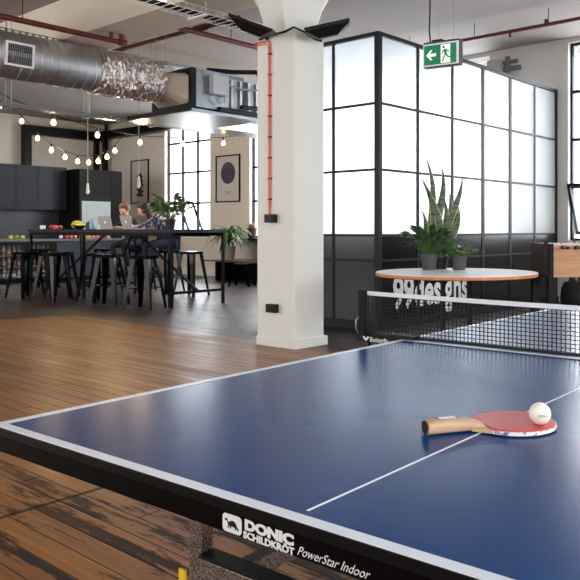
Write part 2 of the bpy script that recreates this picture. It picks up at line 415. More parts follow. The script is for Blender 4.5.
WN = [0]
def window(x, y0, y1, z0=ZS, z1=ZT, cols=3, vent=1, rows=(0.96, 1.80, 2.59, 3.36, 3.96), hopper=True):
    """steel window in a far wall, seen from -x; one lower vent tilted open"""
    WN[0] += 1; i = WN[0]
    cols_y = [y0 + (y1-y0)*k/cols for k in range(cols+1)]
    rz = rows
    hz = rz[1] + 0.0
    f = MB(); t = 0.045
    for k, y in enumerate(cols_y):
        e = t*0.9 if 0 < k < cols else t*1.5
        f.box(x-0.03, x+0.03, max(y0, y-e/2), min(y1, y+e/2), z0, z1)
    for k, z in enumerate(rz):
        e = t if 0 < k < len(rows)-1 else t*1.5
        f.box(x-0.028, x+0.028, y0, y1, max(z0, z-e/2), min(z1, z+e/2))
    fo = struct('window_%d' % i, f, M_frame)
    g = MB(); g.box(x-0.004, x+0.004, y0+0.01, y1-0.01, z0+0.01, z1-0.01)
    g.build('pane', M_glass, fo)
    if hopper:
        v = MB(); a = cols_y[vent]; b = cols_y[vent+1]; xv = x-0.16; top = rz[1]+0.02; L = top - z0 - 0.05
        d = Vector((math.sin(R(24)), 0, -math.cos(R(24))))
        for yy in (a+0.03, b-0.03):
            p = Vector((xv, yy, top)); v.bar(p, p + d*L, 0.045, 0.04, up=(0, 1, 0))
        v.bar((xv, a+0.01, top), (xv, b-0.01, top), 0.04, 0.05)
        q = Vector((xv, a+0.01, top)) + d*L; v.bar(q, (q.x, b-0.01, q.z), 0.04, 0.05)
        v.build('vent_sash', M_frame, fo)
    s = MB(); s.box(x-0.13 if x > 11.5 else x-0.13, x+0.1, y0, y1, z0-0.05, z0+0.0)
    s.build('window_sill', M_col, fo)
    return fo
for a, b in far: window(11.82, a, b)
window(11.12, 3.14, 5.0, z1=4.05, vent=2, rows=(0.96, 1.80, 2.54, 3.29, 4.05)); window(11.32, 6.4, 8.8)

# steel goal frame in the far corner
sf = thing('steel_frame', 'black steel beam frame running round the kitchen corner above the cabinets', 'steel frame', (11.3, 19.2, 0))
MB().box(9.28, 9.46, 19.12, 19.34, 0, 3.62).build('post', M_blk, sf, world=True)
MB().box(9.28, 11.64, 19.12, 19.34, 3.62, 3.86).build('beam', M_blk, sf, world=True)
MB().box(11.4, 11.64, 9.05, 19.12, 3.68, 3.88).build('beam', M_blk, sf, world=True)
MB().box(11.26, 11.38, 19.1, 19.22, 0, 3.62).build('post', M_blk, sf, world=True)
MB().tube([(11.56, 19.05, 0), (11.56, 19.05, 4.1)], 0.05, 10).tube([(11.42, 18.98, 0), (11.42, 18.98, 3.9)], 0.035, 10).build('pipe', M_blk, sf, world=True, smooth=True)

# ------------------------------------------------------------------ column
cl = thing('column', 'thick white boxed column with a flared head standing beside the ping pong table', 'column', (5.21, 5.24, 0))
MB().box(-0.24, 0.165, -0.26, 0.26, 0, 2.99, bevel=0.012).build('shaft', M_col, cl)
MB().box(-0.246, 0.205, -0.275, 0.265, 0, 0.09, bevel=0.006).build('plinth', M_col, cl)
cap = MB()
rings = []
for z, h, ch in ((2.985, 0.195, 0.06), (3.1, 0.215, 0.08), (3.3, 0.28, 0.12), (3.6, 0.42, 0.17)):
    pts = [(-h+ch, -h), (h-ch, -h), (h, -h+ch), (h, h-ch), (h-ch, h), (-h+ch, h), (-h, h-ch), (-h, -h+ch)]
    rings.append([cap.bm.verts.new((x-0.035, y, z)) for x, y in pts])
for a, b in zip(rings, rings[1:]):
    for k in range(8): j = (k+1) % 8; cap.bm.faces.new((a[k], a[j], b[j], b[k]))
cap.bm.faces.new(rings[0][::-1]); cap.bm.faces.new(rings[-1])
cap.build('capital', M_col, cl)

# orange conduit down the column's left face, two black boxes
oc = thing('conduit', 'thin orange conduit clipped down the left face of the white column', 'conduit', (4.95, 5.30, 0))
c = MB(); yy = 5.30
c.tube([(4.955, yy, 1.27), (4.955, yy, 2.90), (4.955, yy+0.01, 2.935), (4.955, yy+0.03, 2.95), (4.955, 5.50, 2.955), (4.965, 5.525, 2.958), (5.3, 5.525, 2.96)], 0.007, 6)
c.tube([(4.955, yy+0.016, 1.27), (4.955, yy+0.016, 2.9), (4.945, yy+0.05, 2.925), (4.945, 5.51, 2.93), (5.3, 5.535, 2.935)], 0.005, 6)
c.build('cable', M_orange, oc, world=True, smooth=True)
for k in range(8):
    z = 1.42 + k*0.2
    MB().box(4.938, 4.97, yy-0.014, yy+0.014, z-0.007, z+0.007).build('clip', M_red, oc, world=True)
for z, y0, lb in ((1.235, 5.27, 'black junction box at the foot of the orange conduit on the column'), (0.375, 5.25, 'black double power outlet low on the white column')):
    t = thing('outlet_box', lb, 'outlet', (4.95, y0, z-0.04))
    MB().box(-0.045, 0.02, -0.06, 0.06, 0, 0.08, bevel=0.005).build('body', M_plastic, t)
    MB().box(-0.049, -0.044, -0.045, 0.045, 0.015, 0.065).build('face_plate', M_blk, t)

# floodlights strapped to the column head
rgt = Vector((math.sin(PHI), -math.cos(PHI), 0)); fwd = Vector((math.cos(PHI), math.sin(PHI), 0))
def floodlight(label, base, s):
    t = thing('floodlight', label, 'floodlight', base, 0, 'floodlights on the column head')
    ax = (rgt*s + Vector((0, 0, 0.36 if s < 0 else 0.22))).normalized(); ay = (fwd + Vector((0, 0, 0.12))).normalized()
    ay = (ay - ax*ay.dot(ax)).normalized()
    m = frame_mtx(ax*0.09 - fwd*0.33 + Vector((0, 0, 0.005)), ax, ay)
    h = MB()
    w_, d_ = 0.205, 0.15
    lo = [h.bm.verts.new(m @ Vector(p)) for p in ((-w_, -d_, 0), (w_, -d_, 0), (w_, d_, 0), (-w_, d_, 0))]
    md = [h.bm.verts.new(m @ Vector(p)) for p in ((-w_, -d_, 0.02*s), (w_, -d_, 0.02*s), (w_, d_, 0.02*s), (-w_, d_, 0.02*s))]
    hi = [h.bm.verts.new(m @ Vector(p)) for p in ((-0.10, -0.05, -0.075*s), (0.08, -0.05, -0.075*s), (0.08, 0.05, -0.075*s), (-0.10, 0.05, -0.075*s))]
    for A, B in ((hi, lo), (lo, md)):
        for k in range(4): j = (k+1) % 4; h.bm.faces.new((A[k], A[j], B[j], B[k]))
    h.bm.faces.new(hi); h.bm.faces.new(md)
    h.build('housing', M_plastic, t)
    r = MB().box(-w_-0.006, w_+0.006, -d_-0.006, d_+0.006, 0.018*s-0.004, 0.018*s+0.012, mtx=m); r.build('rim', M_blk, t)
    b = MB().tube([(0, 0, 0), -fwd*0.06+Vector((0, 0, 0.03)), m @ Vector((-0.02, 0.1, -0.04*s))], 0.016, 8); b.build('bracket', M_blk, t, smooth=True)
floodlight('black floodlight angled up to the left of the column head', Vector((4.955, 5.34, 2.97)), -1)
floodlight('black floodlight angled up to the right of the column head', Vector((5.31, 4.965, 2.965)), 1)
tag(MB().tube([(4.955, 5.45, 2.98), (4.955, 5.3, 3.0), (4.955, 5.1, 3.0), (4.95, 4.97, 3.02), (5.1, 4.965, 3.0), (5.25, 4.965, 2.96), (5.33, 4.965, 2.965)], 0.010, 6).build('cable', M_plastic, smooth=True),
    'black cable looped round the top of the white column between the floodlights', 'cable')

# ------------------------------------------------------------------ glass partition
GX, GY = 6.488, 5.19
gp = thing('glass_partition', 'tall black steel framed office partition with frosted glass panes and dark lower panels', 'glass partition', (GX, GY, 0))
zr = [0.06, 0.78, 1.065, 1.80, 2.54, 3.29]
xs = [GX + 0.749*k for k in range(7)]; xs[6] = 11.0
ys = [GY + 0.665*k for k in range(4)]; ys[3] = 7.10
def pst(x0, x1, y0, y1): MB().box(x0, x1, y0, y1, 0, 3.33).build('post', M_frame, gp, world=True)
pst(GX-0.032, GX+0.032, GY-0.032, GY+0.032)
for k in range(1, 7):
    h = 0.034 if k in (3, 4) else 0.021
    if k == 6: h = 0.035
    pst(xs[k]-2*h if k == 6 else xs[k]-h, xs[k] if k == 6 else xs[k]+h, GY-0.014, GY+0.014)
for k in range(1, 4):
    h = 0.022
    pst(GX-0.014, GX+0.014, ys[k]-h*0.8, ys[k]+h*0.8)
for k, z in enumerate(zr + [3.33]):
    if z == 3.33: continue
    h = 0.014
    if k == 5: z0, z1, d = 3.29, 3.335, 0.02
    elif k == 0: z0, z1, d = 0, 0.09, 0.035
    else: z0, z1, d = z-h, z+h, 0.016
    MB().box(GX, 10.99, GY-d, GY+d, z0, z1).box(GX-d, GX+d, GY, 7.12, z0, z1).build('transom', M_frame, gp, world=True)
for k in range(6):
    for j in range(2, 5):
        MB().box(xs[k]+0.02, xs[k+1]-0.02, GY-0.006, GY+0.006, zr[j]+0.01, zr[j+1]-0.01).build('pane', M_frost, gp, world=True)
    for j in range(0, 2):
        MB().box(xs[k]+0.02, xs[k+1]-0.02, GY-0.006, GY+0.006, zr[j]+0.01, zr[j+1]-0.01).build('lower_panel', M_dpanel, gp, world=True)
for k in range(3):
    for j in range(2, 5):
        MB().box(GX-0.006, GX+0.006, ys[k]+0.02, ys[k+1]-0.02, zr[j]+0.01, zr[j+1]-0.01).build('pane', M_frost, gp, world=True)
    for j in range(0, 2):
        MB().box(GX-0.006, GX+0.006, ys[k]+0.02, ys[k+1]-0.02, zr[j]+0.01, zr[j+1]-0.01).build('lower_panel', M_dpanel, gp, world=True)
tx = frame_mtx((6.75-GX, -0.0075, 0.23), (1, 0, 0), (0, 0, 1))
text_mesh('lettering', '99designs', 0.52, M_text, gp, tx, 0.001, 0.014, fit_w=1.60)['label'] = 'white company lettering on the dark lower glass'

# ------------------------------------------------------------------ ping pong table
TT = thing('ping_pong_table', 'blue ping pong table with white lines and a black apron in the foreground', 'ping pong table', (0.633, 1.437, 0), R(2.4))
tt = MB(); tt.box(0.002, 2.738, -1.523, -0.002, 0.742, 0.7594); tt.build('top', M_blue, TT)
ln = MB(); e = 0.7600
ln.box(0, 0.02, -1.525, 0, 0.7590, e).box(2.72, 2.74, -1.525, 0, 0.7590, e).box(0.02, 2.72, -0.02, 0, 0.7590, e).box(0.02, 2.72, -1.525, -1.505, 0.7590, e)
ln.box(0.034, 1.36, -0.7645, -0.7605, 0.7590, e).box(1.38, 2.706, -0.7645, -0.7605, 0.7590, e)
ln.box(1.345, 1.362, -1.505, -0.02, 0.7590, e).box(1.378, 1.395, -1.505, -0.02, 0.7590, e)
ln.build('line_marking', M_line, TT)
MB().box(-0.0005, 2.7405, -1.5255, 0.0005, 0.7425, 0.7586, bevel=0.001).build('board_edge', M_edge, TT)
ap = MB()
for (x0, x1, y0, y1) in ((0.0, 0.03, -1.525, 0.0), (2.71, 2.74, -1.525, 0.0), (0.03, 2.71, -0.03, 0.0), (0.03, 2.71, -1.525, -1.495)):
    ap.box(x0, x1, y0, y1, 0.7145, 0.742)
ap.build('apron', M_apron, TT)
for lx in (0.135, 1.22, 1.52, 2.6):
    for ly in (-0.42, -1.10):
        l = MB().box(lx-0.0, lx+0.026, ly-0.016, ly+0.016, 0.0, 0.742, bevel=0.002).build('leg', M_hammer, TT)
for lx in (0.135, 1.22, 1.52, 2.6):
    MB().box(lx-0.004, lx+0.026, -1.084, -0.436, 0.535, 0.578, bevel=0.002).build('cross_rail', M_hammer, TT)
    MB().box(lx-0.006, lx+0.028, -1.084, -0.436, 0.578, 0.584).build('rail_cap', M_plastic, TT)
for y0 in (-0.50, -1.02):
    for (x0, x1) in ((0.162, 1.215), (1.547, 2.595)):
        MB().bar((x0, y0, 0.560), (x1, y0, 0.560), 0.028, 0.030).build('brace', M_hammer, TT)
# a yellow warning tag hanging at the leg
MB().box(0.128, 0.132, -0.402, -0.386, 0.44, 0.548).build('warning_tag', mat('yellow_plastic', (226, 186, 40), 0.5), TT)
# lettering on the near apron: local x = out of the near end, facing -x
def aptext(s, size, a, z, **k):
    return text_mesh('lettering', s, size, M_text, TT, frame_mtx((-0.0003, -a, z), (0, -1, 0), (0, 0, 1)), 0.0003, **k)
badge = MB()
bm_ = frame_mtx((-0.0001, -0.639, 0.7160), (0, -1, 0), (0, 0, 1))
def rrect(x0, x1, y0, y1, r, n=4):
    pts = []
    for cx, cy, a0 in ((x1-r, y0+r, -90), (x1-r, y1-r, 0), (x0+r, y1-r, 90), (x0+r, y0+r, 180)):
        for k in range(n+1):
            a = R(a0 + 90*k/n); pts.append((cx+r*math.cos(a), cy+r*math.sin(a)))
    return pts
badge.prism(rrect(0, 0.037, 0.0, 0.0245, 0.006), 0, 0.0006, bm_).build('badge', M_text, TT)
tur = MB()
def ell(cx, cy, rx, ry, n=12): return [(cx+rx*math.cos(2*PI*k/n), cy+ry*math.sin(2*PI*k/n)) for k in range(n)]
tur.prism([(0.0105, 0.0095), (0.0285, 0.0080), (0.0280, 0.0115), (0.0255, 0.0150), (0.0215, 0.0168), (0.0170, 0.0165), (0.0130, 0.0140)], 0.0006, 0.0009, bm_)
tur.prism(ell(0.0075, 0.0165, 0.0028, 0.0016), 0.0006, 0.0009, bm_)
tur.prism([(0.0085, 0.0155), (0.0115, 0.0100), (0.0135, 0.0120), (0.0100, 0.0165)], 0.0006, 0.0009, bm_)
for q, e_ in ((0.0115, -0.0025), (0.0150, -0.001), (0.0240, 0.001), (0.0270, 0.003)): tur.prism([(q+e_, 0.0055), (q+e_+0.0022, 0.0055), (q+0.0026, 0.0092), (q, 0.0092)], 0.0006, 0.0009, bm_)
tur.prism([(0.0280, 0.0090), (0.0325, 0.0072), (0.0280, 0.0105)], 0.0006, 0.0009, bm_)
tur.build('turtle_emblem', M_plastic, TT)
aptext('DONIC', 0.02, 0.682, 0.7275, offset=0.0012, fit_w=0.088, fit_h=0.0135)
aptext('SCHILDKRÖT', 0.02, 0.679, 0.7155, offset=0.0008, fit_w=0.092, fit_h=0.0112)
aptext('PowerStar Indoor', 0.02, 0.776, 0.7180, offset=-0.0001, shear=0.5, fit_w=0.114, fit_h=0.0115)

# net
NP = thing('table_tennis_net', 'black mesh net with a white top tape stretched across the blue table', 'net', (0.633+1.37*math.cos(R(2.4)), 1.437+1.37*math.sin(R(2.4)), 0.76), R(2.4))
n_ = MB()
zt_, zb_ = 0.1525, 0.006
ny = 132
def nety(k): return 0.158 - (1.841)*k/ny
def sag(y):
    t = (y+0.7625)/0.915; return -0.005*(1-t*t)
for k in range(ny+1):
    y = nety(k); n_.box(-0.0010, 0.0010, y-0.0012, y+0.0012, zb_, zt_-0.012+sag(y))
for j in range(11):
    z = zb_ + 0.006 + j*0.0125
    seg = 12
    for q in range(seg):
        a = 0.158 - 1.841*q/seg; b = 0.158 - 1.841*(q+1)/seg
        n_.bar((0, a, z+sag(a)*j/11), (0, b, z+sag(b)*j/11), 0.0020, 0.0020)
n_.build('mesh', M_net, NP)
tp = MB()
for q in range(12):
    a = 0.150 - 1.825*q/12; b = 0.150 - 1.825*(q+1)/12
    tp.bar((0, a, zt_-0.007+sag(a)), (0, b, zt_-0.007+sag(b)), 0.004, 0.014)
tp.build('top_tape', M_tape, NP)
MB().box(-0.003, 0.003, -1.675, 0.15, 0.002, 0.010).build('bottom_tape', M_net, NP)
for s, y in ((1, 0.170), (-1, -1.695)):
    p = MB().box(-0.014, 0.014, y-0.010, y+0.010, -0.012, 0.158, bevel=0.003).box(-0.018, -0.010, y-0.016*s-0.006, y-0.016*s+0.006, 0.0, 0.15)
    p.build('post', M_blk, NP)
    MB().tube([(0, y+0.012*s, -0.01), (-0.01, y+0.022*s, 0.02), (-0.01, y+0.022*s, 0.05), (0, y+0.01*s, 0.065)], 0.003, 6).build('tension_hook', M_galv, NP, smooth=True)
    yc = y - s*0.075
    c = MB().box(-0.03, 0.03, min(y+0.014*s, yc-0.03*s), max(y+0.014*s, yc-0.03*s), -0.022, 0.0 if False else -0.001, bevel=0.004) if False else MB()
    if s > 0:
        c.box(-0.026, 0.026, 0.0035, y+0.012, -0.018, 0.0015); c.box(-0.022, 0.022, -0.055, 0.10, 0.0012, 0.014, bevel=0.003)
    else:
        c.box(-0.026, 0.026, y-0.012, -1.5285, -0.018, 0.0015); c.box(-0.022, 0.022, -1.625, -1.47, 0.0012, 0.014, bevel=0.003)
    c.build('clamp', M_plastic, NP)
    MB().lathe([(0.012, -0.075), (0.017, -0.07), (0.017, -0.058), (0.006, -0.056), (0.006, -0.016)], 12, (0, yc+0.045*s, 0)).build('clamp_screw', M_plastic, NP, smooth=True)
mtx = frame_mtx((-0.0268, 0.118, -0.016), (0, -1, 0), (0, 0, 1))
text_mesh('lettering', 'Butterfly', 0.022, M_text, NP, mtx, 0.0002, 0.0003)
wl = MB()
for sgn in (-1, 1):
    wl.prism([(0, 0.000), (sgn*0.009, 0.006), (sgn*0.014, 0.015), (sgn*0.006, 0.015), (0, 0.007)][::sgn], 0, 0.0006, frame_mtx((-0.0268, 0.136, -0.015), (0, -1, 0), (0, 0, 1)))
wl.build('butterfly_emblem', M_text, NP)

# bat and ball
def P2(x, y, z=0.7602): return Vector((x, y, z))
hb = P2(1.087, 0.768); bc = P2(1.241, 0.672)
hd = (bc-hb); hd.z = 0; ang = math.atan2(hd.y, hd.x)
BT = thing('table_tennis_bat', 'red rubber table tennis bat with a pale wooden handle lying on the blue table', 'bat', (bc.x, bc.y, 0.7602), ang)
def blade_poly(r=1.0):
    pts = []
    for k in range(-13, 14):
        a = R(k*11.2); x = 0.078*math.cos(a); y = 0.0755*math.sin(a)
        pts.append((x*r, y*r))
    pts += [(-0.078*r if r == 1 else -0.076, 0.030), (-0.092*r, 0.015)] if r == 1 else []
    pts += [(-0.092*r, -0.015), (-0.078*r, -0.030)] if r == 1 else []
    return pts
def blade(z0, z1, r, m, name, par, label=None):
    return MB().prism(blade_poly(r), z0, z1).build(name, m, par, label=label)
M_rubr = mat('red_rubber', (196, 58, 66), 0.32, noise=0.05, nscale=40)
M_rubb = mat('black_rubber', (22, 22, 26), 0.5)
M_ply = wood('plywood_blade', (196, 160, 118), (224, 196, 160), 0)
blade(0.0, 0.0018, 0.985, M_rubb, 'bottom_rubber', BT)
blade(0.0018, 0.0088, 1.0, M_ply, 'blade', BT)
blade(0.0088, 0.0108, 0.985, M_rubr, 'top_rubber', BT, 'red pimple rubber')
et = MB()
bp_ = blade_poly(1.012)
pp = [(x, y) for x, y in bp_]
for a, b in zip(pp[:-1], pp[1:]):
    et.bar((a[0], a[1], 0.0054), (b[0], b[1], 0.0054), 0.0012, 0.0062)
def edge_mat():
    m = bpy.data.materials.new('edge_tape'); m.use_nodes = True; g = NT(m); b = m.node_tree.nodes['Principled BSDF']
    tc = g.n('ShaderNodeTexCoord'); n = g.n('ShaderNodeTexNoise'); n.inputs['Scale'].default_value = 140; g.l(tc.outputs['Object'], n.inputs['Vector'])
    g.l(g.mix(g.ramp(n.outputs['Fac'], 0.55, 0.62), lin((232, 228, 224)), lin((110, 104, 150))), b.inputs['Base Color']); return m
et.build('edge_tape', edge_mat(), BT)
hn = MB(); prof = [(-0.176, 0.0165, 0.0125), (-0.172, 0.0175, 0.0135), (-0.15, 0.0155, 0.0125), (-0.12, 0.0135, 0.0115), (-0.095, 0.0145, 0.0115), (-0.082, 0.0165, 0.0100), (-0.066, 0.0185, 0.0062)]
rg = []
for x, hy, hz in prof:
    rg.append([hn.bm.verts.new((x, hy*(abs(math.cos(a))**0.7)*(1 if math.cos(a) >= 0 else -1), 0.0065 + hz*(abs(math.sin(a))**0.7)*(1 if math.sin(a) >= 0 else -1) + (hz-0.0065 if hz > 0.0065 else 0))) for a in [2*PI*k/14 for k in range(14)]])
for a, b in zip(rg, rg[1:]):
    for k in range(14): j = (k+1) % 14; hn.bm.faces.new((a[k], a[j], b[j], b[k]))
hn.bm.faces.new(rg[0][::-1]); hn.bm.faces.new(rg[-1])
ho = hn.build('handle', wood('handle_wood', (168, 128, 98), (206, 172, 142), 0, 0.4, 6), BT, smooth=True)
MB().lathe([(0.0125, 0), (0.0135, 0.0015), (0.0125, 0.003)], 16).build('end_cap', M_rubb, ho).matrix_local = Matrix.Translation((-0.1762, 0, 0.0125)) @ Matrix.Rotation(-PI/2, 4, 'Y') @ Matrix.Scale(0.9, 4)
MB().box(-0.150, -0.120, -0.006, 0.006, 0.0300, 0.0306).build('handle_badge', M_white, ho).location = (0, 0, -0.0035)
bl = MB().sphere((0, 0, 0), 0.020, seg=32).build('ball', mat('ball_celluloid', (240, 236, 222), 0.35), smooth=True)
tag(bl, 'small cream white table tennis ball resting on the red bat', 'ball'); bl.name = 'table_tennis_ball'
bl.location = (1.2440, 0.6195, 0.7602+0.0108+0.020)
mk = text_mesh('printed_mark', 'JOOLA', 0.0058, mat('mark_ink', (60, 60, 70), 0.5), bl, Matrix.Identity(4), 0.0001, 0.0001)
vd = (Vector((0, 0, 1.124)) - bl.location).normalized()
vd = (vd + Vector((0.1, -0.25, -0.22))).normalized(); ex = Vector((0, 0, 1)).cross(vd).normalized(); ey = vd.cross(ex)
mk.data.transform(Matrix.Translation((-0.0085, -0.002, 0)))
for v in mk.data.vertices:
    p = ex*v.co.x + ey*v.co.y + vd*0.0199; v.co = p.normalized()*0.0201

# ------------------------------------------------------------------ round table with plants
RT = thing('round_table', 'white topped round table with an orange plywood edge before the glass partition', 'table', (5.783, 3.716, 0))
MB().lathe([(0.715, 0.705), (0.735, 0.712), (0.7355, 0.737)], 72).build('tabletop', wood('orange_ply', (190, 112, 62), (214, 142, 88), 0, 0.5), RT, smooth=True)
MB().lathe([(0.7345, 0.7372), (0.734, 0.741)], 72).build('laminate', mat('white_laminate', (244, 246, 246), 0.4), RT, smooth=True)
for k, off in enumerate((-0.12, 0.12)):
    q = rgt*off
    MB().box(q.x-0.016, q.x+0.016, q.y-0.016, q.y+0.016, 0.025, 0.70).build('leg', M_blk, RT)
for q in (fwd, ):
    MB().bar(-q*0.42 - rgt*0.12 + Vector((0, 0, 0.0125)), q*0.42 - rgt*0.12 + Vector((0, 0, 0.0125)), 0.04, 0.025).build('foot', M_blk, RT)
    MB().bar(-q*0.42 + rgt*0.12 + Vector((0, 0, 0.0125)), q*0.42 + rgt*0.12 + Vector((0, 0, 0.0125)), 0.04, 0.025).build('foot', M_blk, RT)
MB().bar(-rgt*0.45 + Vector((0, 0, 0.693)), rgt*0.45 + Vector((0, 0, 0.693)), 0.3, 0.02).build('under_frame', M_blk, RT)

def pot(parent, r0, r1, h, m, loc=(0, 0, 0)):
    p = MB().lathe([(r0, 0), (r1, h*0.92), (r1*1.06, h*0.92), (r1*1.06, h), (r1*0.94, h), (r1*0.9, h*0.86)], 24, loc, cap=False)
    p.bm.faces.ensure_lookup_table()
    o = p.build('pot', m, parent, smooth=True)
    MB().lathe([(r0*0.98, 0.003), (r1*0.9, h*0.86)], 20, loc).build('soil', M_soil, parent)
    return o
def bushy(parent, z0, n, L, W, spread, m, rnd, stems=0.12, droop=0.9, up=0.6, r0=0.05, name='foliage'):
    mb = MB(); st = MB()
    for k in range(n):
        a = rnd.uniform(0, 2*PI); el = rnd.uniform(up*0.3, up*1.6)
        d = Vector((math.cos(a)*spread, math.sin(a)*spread, el)).normalized()
        b = Vector((math.cos(a)*r0*rnd.random(), math.sin(a)*r0*rnd.random(), z0))
        sl = stems*rnd.uniform(0.5, 1.5); q = b + d*sl
        st.tube([b, q], 0.0025, 4)
        mb.leaf(q, (d + Vector((0, 0, -0.15))).normalized(), L*rnd.uniform(0.7, 1.15), W*rnd.uniform(0.8, 1.2), droop*rnd.uniform(0.6, 1.5), roll=rnd.uniform(-0.6, 0.6))
    mb.build(name, m, parent, smooth=True); st.build('stem', M_leaf, parent)
def sword_mat():
    m = bpy.data.materials.new('snake_plant_leaf'); m.use_nodes = True; g = NT(m); b = m.node_tree.nodes['Principled BSDF']
    tc = g.n('ShaderNodeTexCoord'); n = g.n('ShaderNodeTexNoise'); mp = g.n('ShaderNodeMapping'); mp.inputs['Scale'].default_value = (6, 6, 45)
    g.l(tc.outputs['Object'], mp.inputs[0]); g.l(mp.outputs[0], n.inputs['Vector']); n.inputs['Scale'].default_value = 1
    g.l(g.mix(g.ramp(n.outputs['Fac'], 0.42, 0.58), lin((40, 62, 44)), lin((82, 102, 74))), b.inputs['Base Color']); b.inputs['Roughness'].default_value = 0.45
    return m
M_sword = sword_mat()
M_swedge = mat('leaf_margin', (186, 184, 112), 0.5)
def sword(mb, me, base, lean, L, W, bend=0.15, n=9, face=None):
    p = Vector(base); d = Vector((lean[0], lean[1], 1)).normalized()
    side = Vector(face if face else (rgt.x, rgt.y, 0)).normalized(); wob = random.uniform(-1, 1)
    L0 = []; prev = None
    for i in range(n+1):
        t = i/n; wv = W/2*(0.55+0.45*math.sin(PI*min(1, t*1.1)))*(1-t**4)+0.0008
        dd = (d + Vector((lean[0], lean[1], 0))*bend*3*t + side*0.26*math.sin(t*5+wob)).normalized()
        nr = side.cross(dd).normalized()
        row = [p-side*wv, p-side*wv*0.8+nr*0.004, p+nr*0.012, p+side*wv*0.8+nr*0.004, p+side*wv]
        L0.append(row); p = p + dd*(L/n)
    def strip(m, i, j):
        for a, b in zip(L0, L0[1:]):
            m.bm.faces.new([m.bm.verts.new(v) for v in (a[i], a[j], b[j], b[i])])
    strip(mb, 1, 2); strip(mb, 2, 3); strip(me, 0, 1); strip(me, 3, 4)

rnd = random.Random(3)
p1 = thing('potted_plant', 'leafy green plant in a grey pot at the left of the white round table', 'plant', (5.908, 4.102, 0.7411))
pot(p1, 0.062, 0.083, 0.155, M_pot)
bushy(p1, 0.14, 85, 0.13, 0.055, 0.62, M_leaf2, rnd, 0.17, 1.1, 0.95)
p2 = thing('potted_plant', 'small round leaved plant in a grey pot at the right of the white round table', 'plant', (6.091, 3.879, 0.7411))
pot(p2, 0.058, 0.075, 0.135, M_pot)
bushy(p2, 0.12, 38, 0.095, 0.062, 0.75, M_leaf, rnd, 0.09, 1.2, 0.8)
p3 = thing('snake_plant', 'tall striped snake plant with pointed leaves standing behind the two grey pots', 'plant', (6.13, 4.135, 0.7411))
pot(p3, 0.07, 0.09, 0.12, M_potb)
sw, se = MB(), MB()
def Lr(a, b=0): v = rgt*a + fwd*b; return (v.x, v.y)
for (off, lean, L, W) in ((-0.05, -0.17, 1.04, 0.060), (-0.01, -0.03, 0.93, 0.075), (-0.06, -0.20, 0.84, 0.070), (0.06, 0.15, 0.84, 0.080), (0.0, 0.03, 0.60, 0.075),
                          (0.07, 0.22, 0.50, 0.070), (-0.02, -0.08, 0.56, 0.075), (0.03, 0.06, 0.66, 0.080), (-0.08, -0.27, 0.50, 0.06), (0.02, 0.12, 0.42, 0.07), (-0.04, -0.15, 0.44, 0.07), (0.07, 0.33, 0.38, 0.055), (0.04, 0.16, 0.66, 0.075), (-0.03, -0.12, 0.66, 0.07)):
    o = Lr(off*0.7, rnd.uniform(-0.03, 0.03)); l = Lr(lean, rnd.uniform(-0.06, 0.06))
    sword(sw, se, (o[0], o[1], 0.10), l, L*1.03, W*1.2, 0.03 if L > 0.9 else 0.12)
sw.build('leaves', M_sword, p3, smooth=True); se.build('leaf_margins', M_swedge, p3, smooth=True)
MB().leaf((Vector(Lr(-0.10, -0.10)).to_3d()+Vector((0, 0, 0.33))), Vector((-0.1, 0, 1)), 0.11, 0.05, 0.1).build('yellow_leaf', M_leaf3, p3, smooth=True)

# ------------------------------------------------------------------ foosball table
fa = math.atan2(rgt.y, rgt.x)
FB = thing('foosball_table', 'light timber foosball table with black legs at the right edge beside the window', 'foosball table', (7.873, 3.808, 0), fa + R(3))
# local x runs to the right in the photo, local y away
M_fw = wood('honey_timber', (196, 138, 96), (220, 164, 120), 0, 0.45, 2.0)
M_fd = wood('dark_end_timber', (66, 48, 42), (88, 66, 58), 1, 0.5, 2.0)
for ey_ in (0.0, 0.72): MB().box(0.05, 1.42, ey_, ey_+0.025, 0.585, 0.955).build('side_panel', M_fw, FB)
for ex_ in (0.0, 1.42): MB().box(ex_, ex_+0.05, -0.012, 0.757, 0.585, 0.965).build('end_panel', M_blk, FB)
MB().box(-0.012, 0.0, 0.03, 0.72, 0.60, 0.955).build('end_facing', M_fd, FB)
MB().box(0.05, 1.42, 0.025, 0.72, 0.80, 0.82).build('playfield', mat('green_playfield', (60, 120, 70), 0.6), FB)
for ey_ in (-0.006, 0.715): MB().box(0.05, 1.42, ey_, ey_+0.036, 0.955, 0.965).build('top_rail', M_white, FB)
for lx in (0.04, 1.43):
    for ly in (0.04, 0.70):
        MB().box(lx-0.045, lx+0.045, ly-0.045, ly+0.045, 0, 0.585).build('leg', M_blk, FB)
for k in range(8):
    x = 0.155 + k*0.155
    rd = MB().tube([(x, -0.12, 0.925), (x, 0.86, 0.925)], 0.008, 10).build('rod', M_galv, FB, smooth=True)
    MB().tube([(x, -0.22, 0.925), (x, -0.20, 0.925), (x, -0.12, 0.925)], [0.016, 0.019, 0.014], 10).build('grip', M_plastic, rd, smooth=True)
    MB().tube([(x, -0.03, 0.925), (x, -0.002, 0.925)], 0.022, 10).build('bearing', M_plastic, rd, smooth=True)
    pl = MB()
    for y in (0.2, 0.37, 0.54): pl.box(x-0.012, x+0.012, y-0.015, y+0.015, 0.83, 0.94).sphere((x, y, 0.952), 0.014)
    pl.build('player_figures', mat('red_figures', (150, 40, 40), 0.5), rd)
MB().lathe([(0.012, 0.965), (0.012, 0.985)], 10, (0.02, 0.16, 0)).lathe([(0.012, 0.965), (0.012, 0.985)], 10, (0.02, 0.22, 0)).build('score_beads', M_plastic, FB)

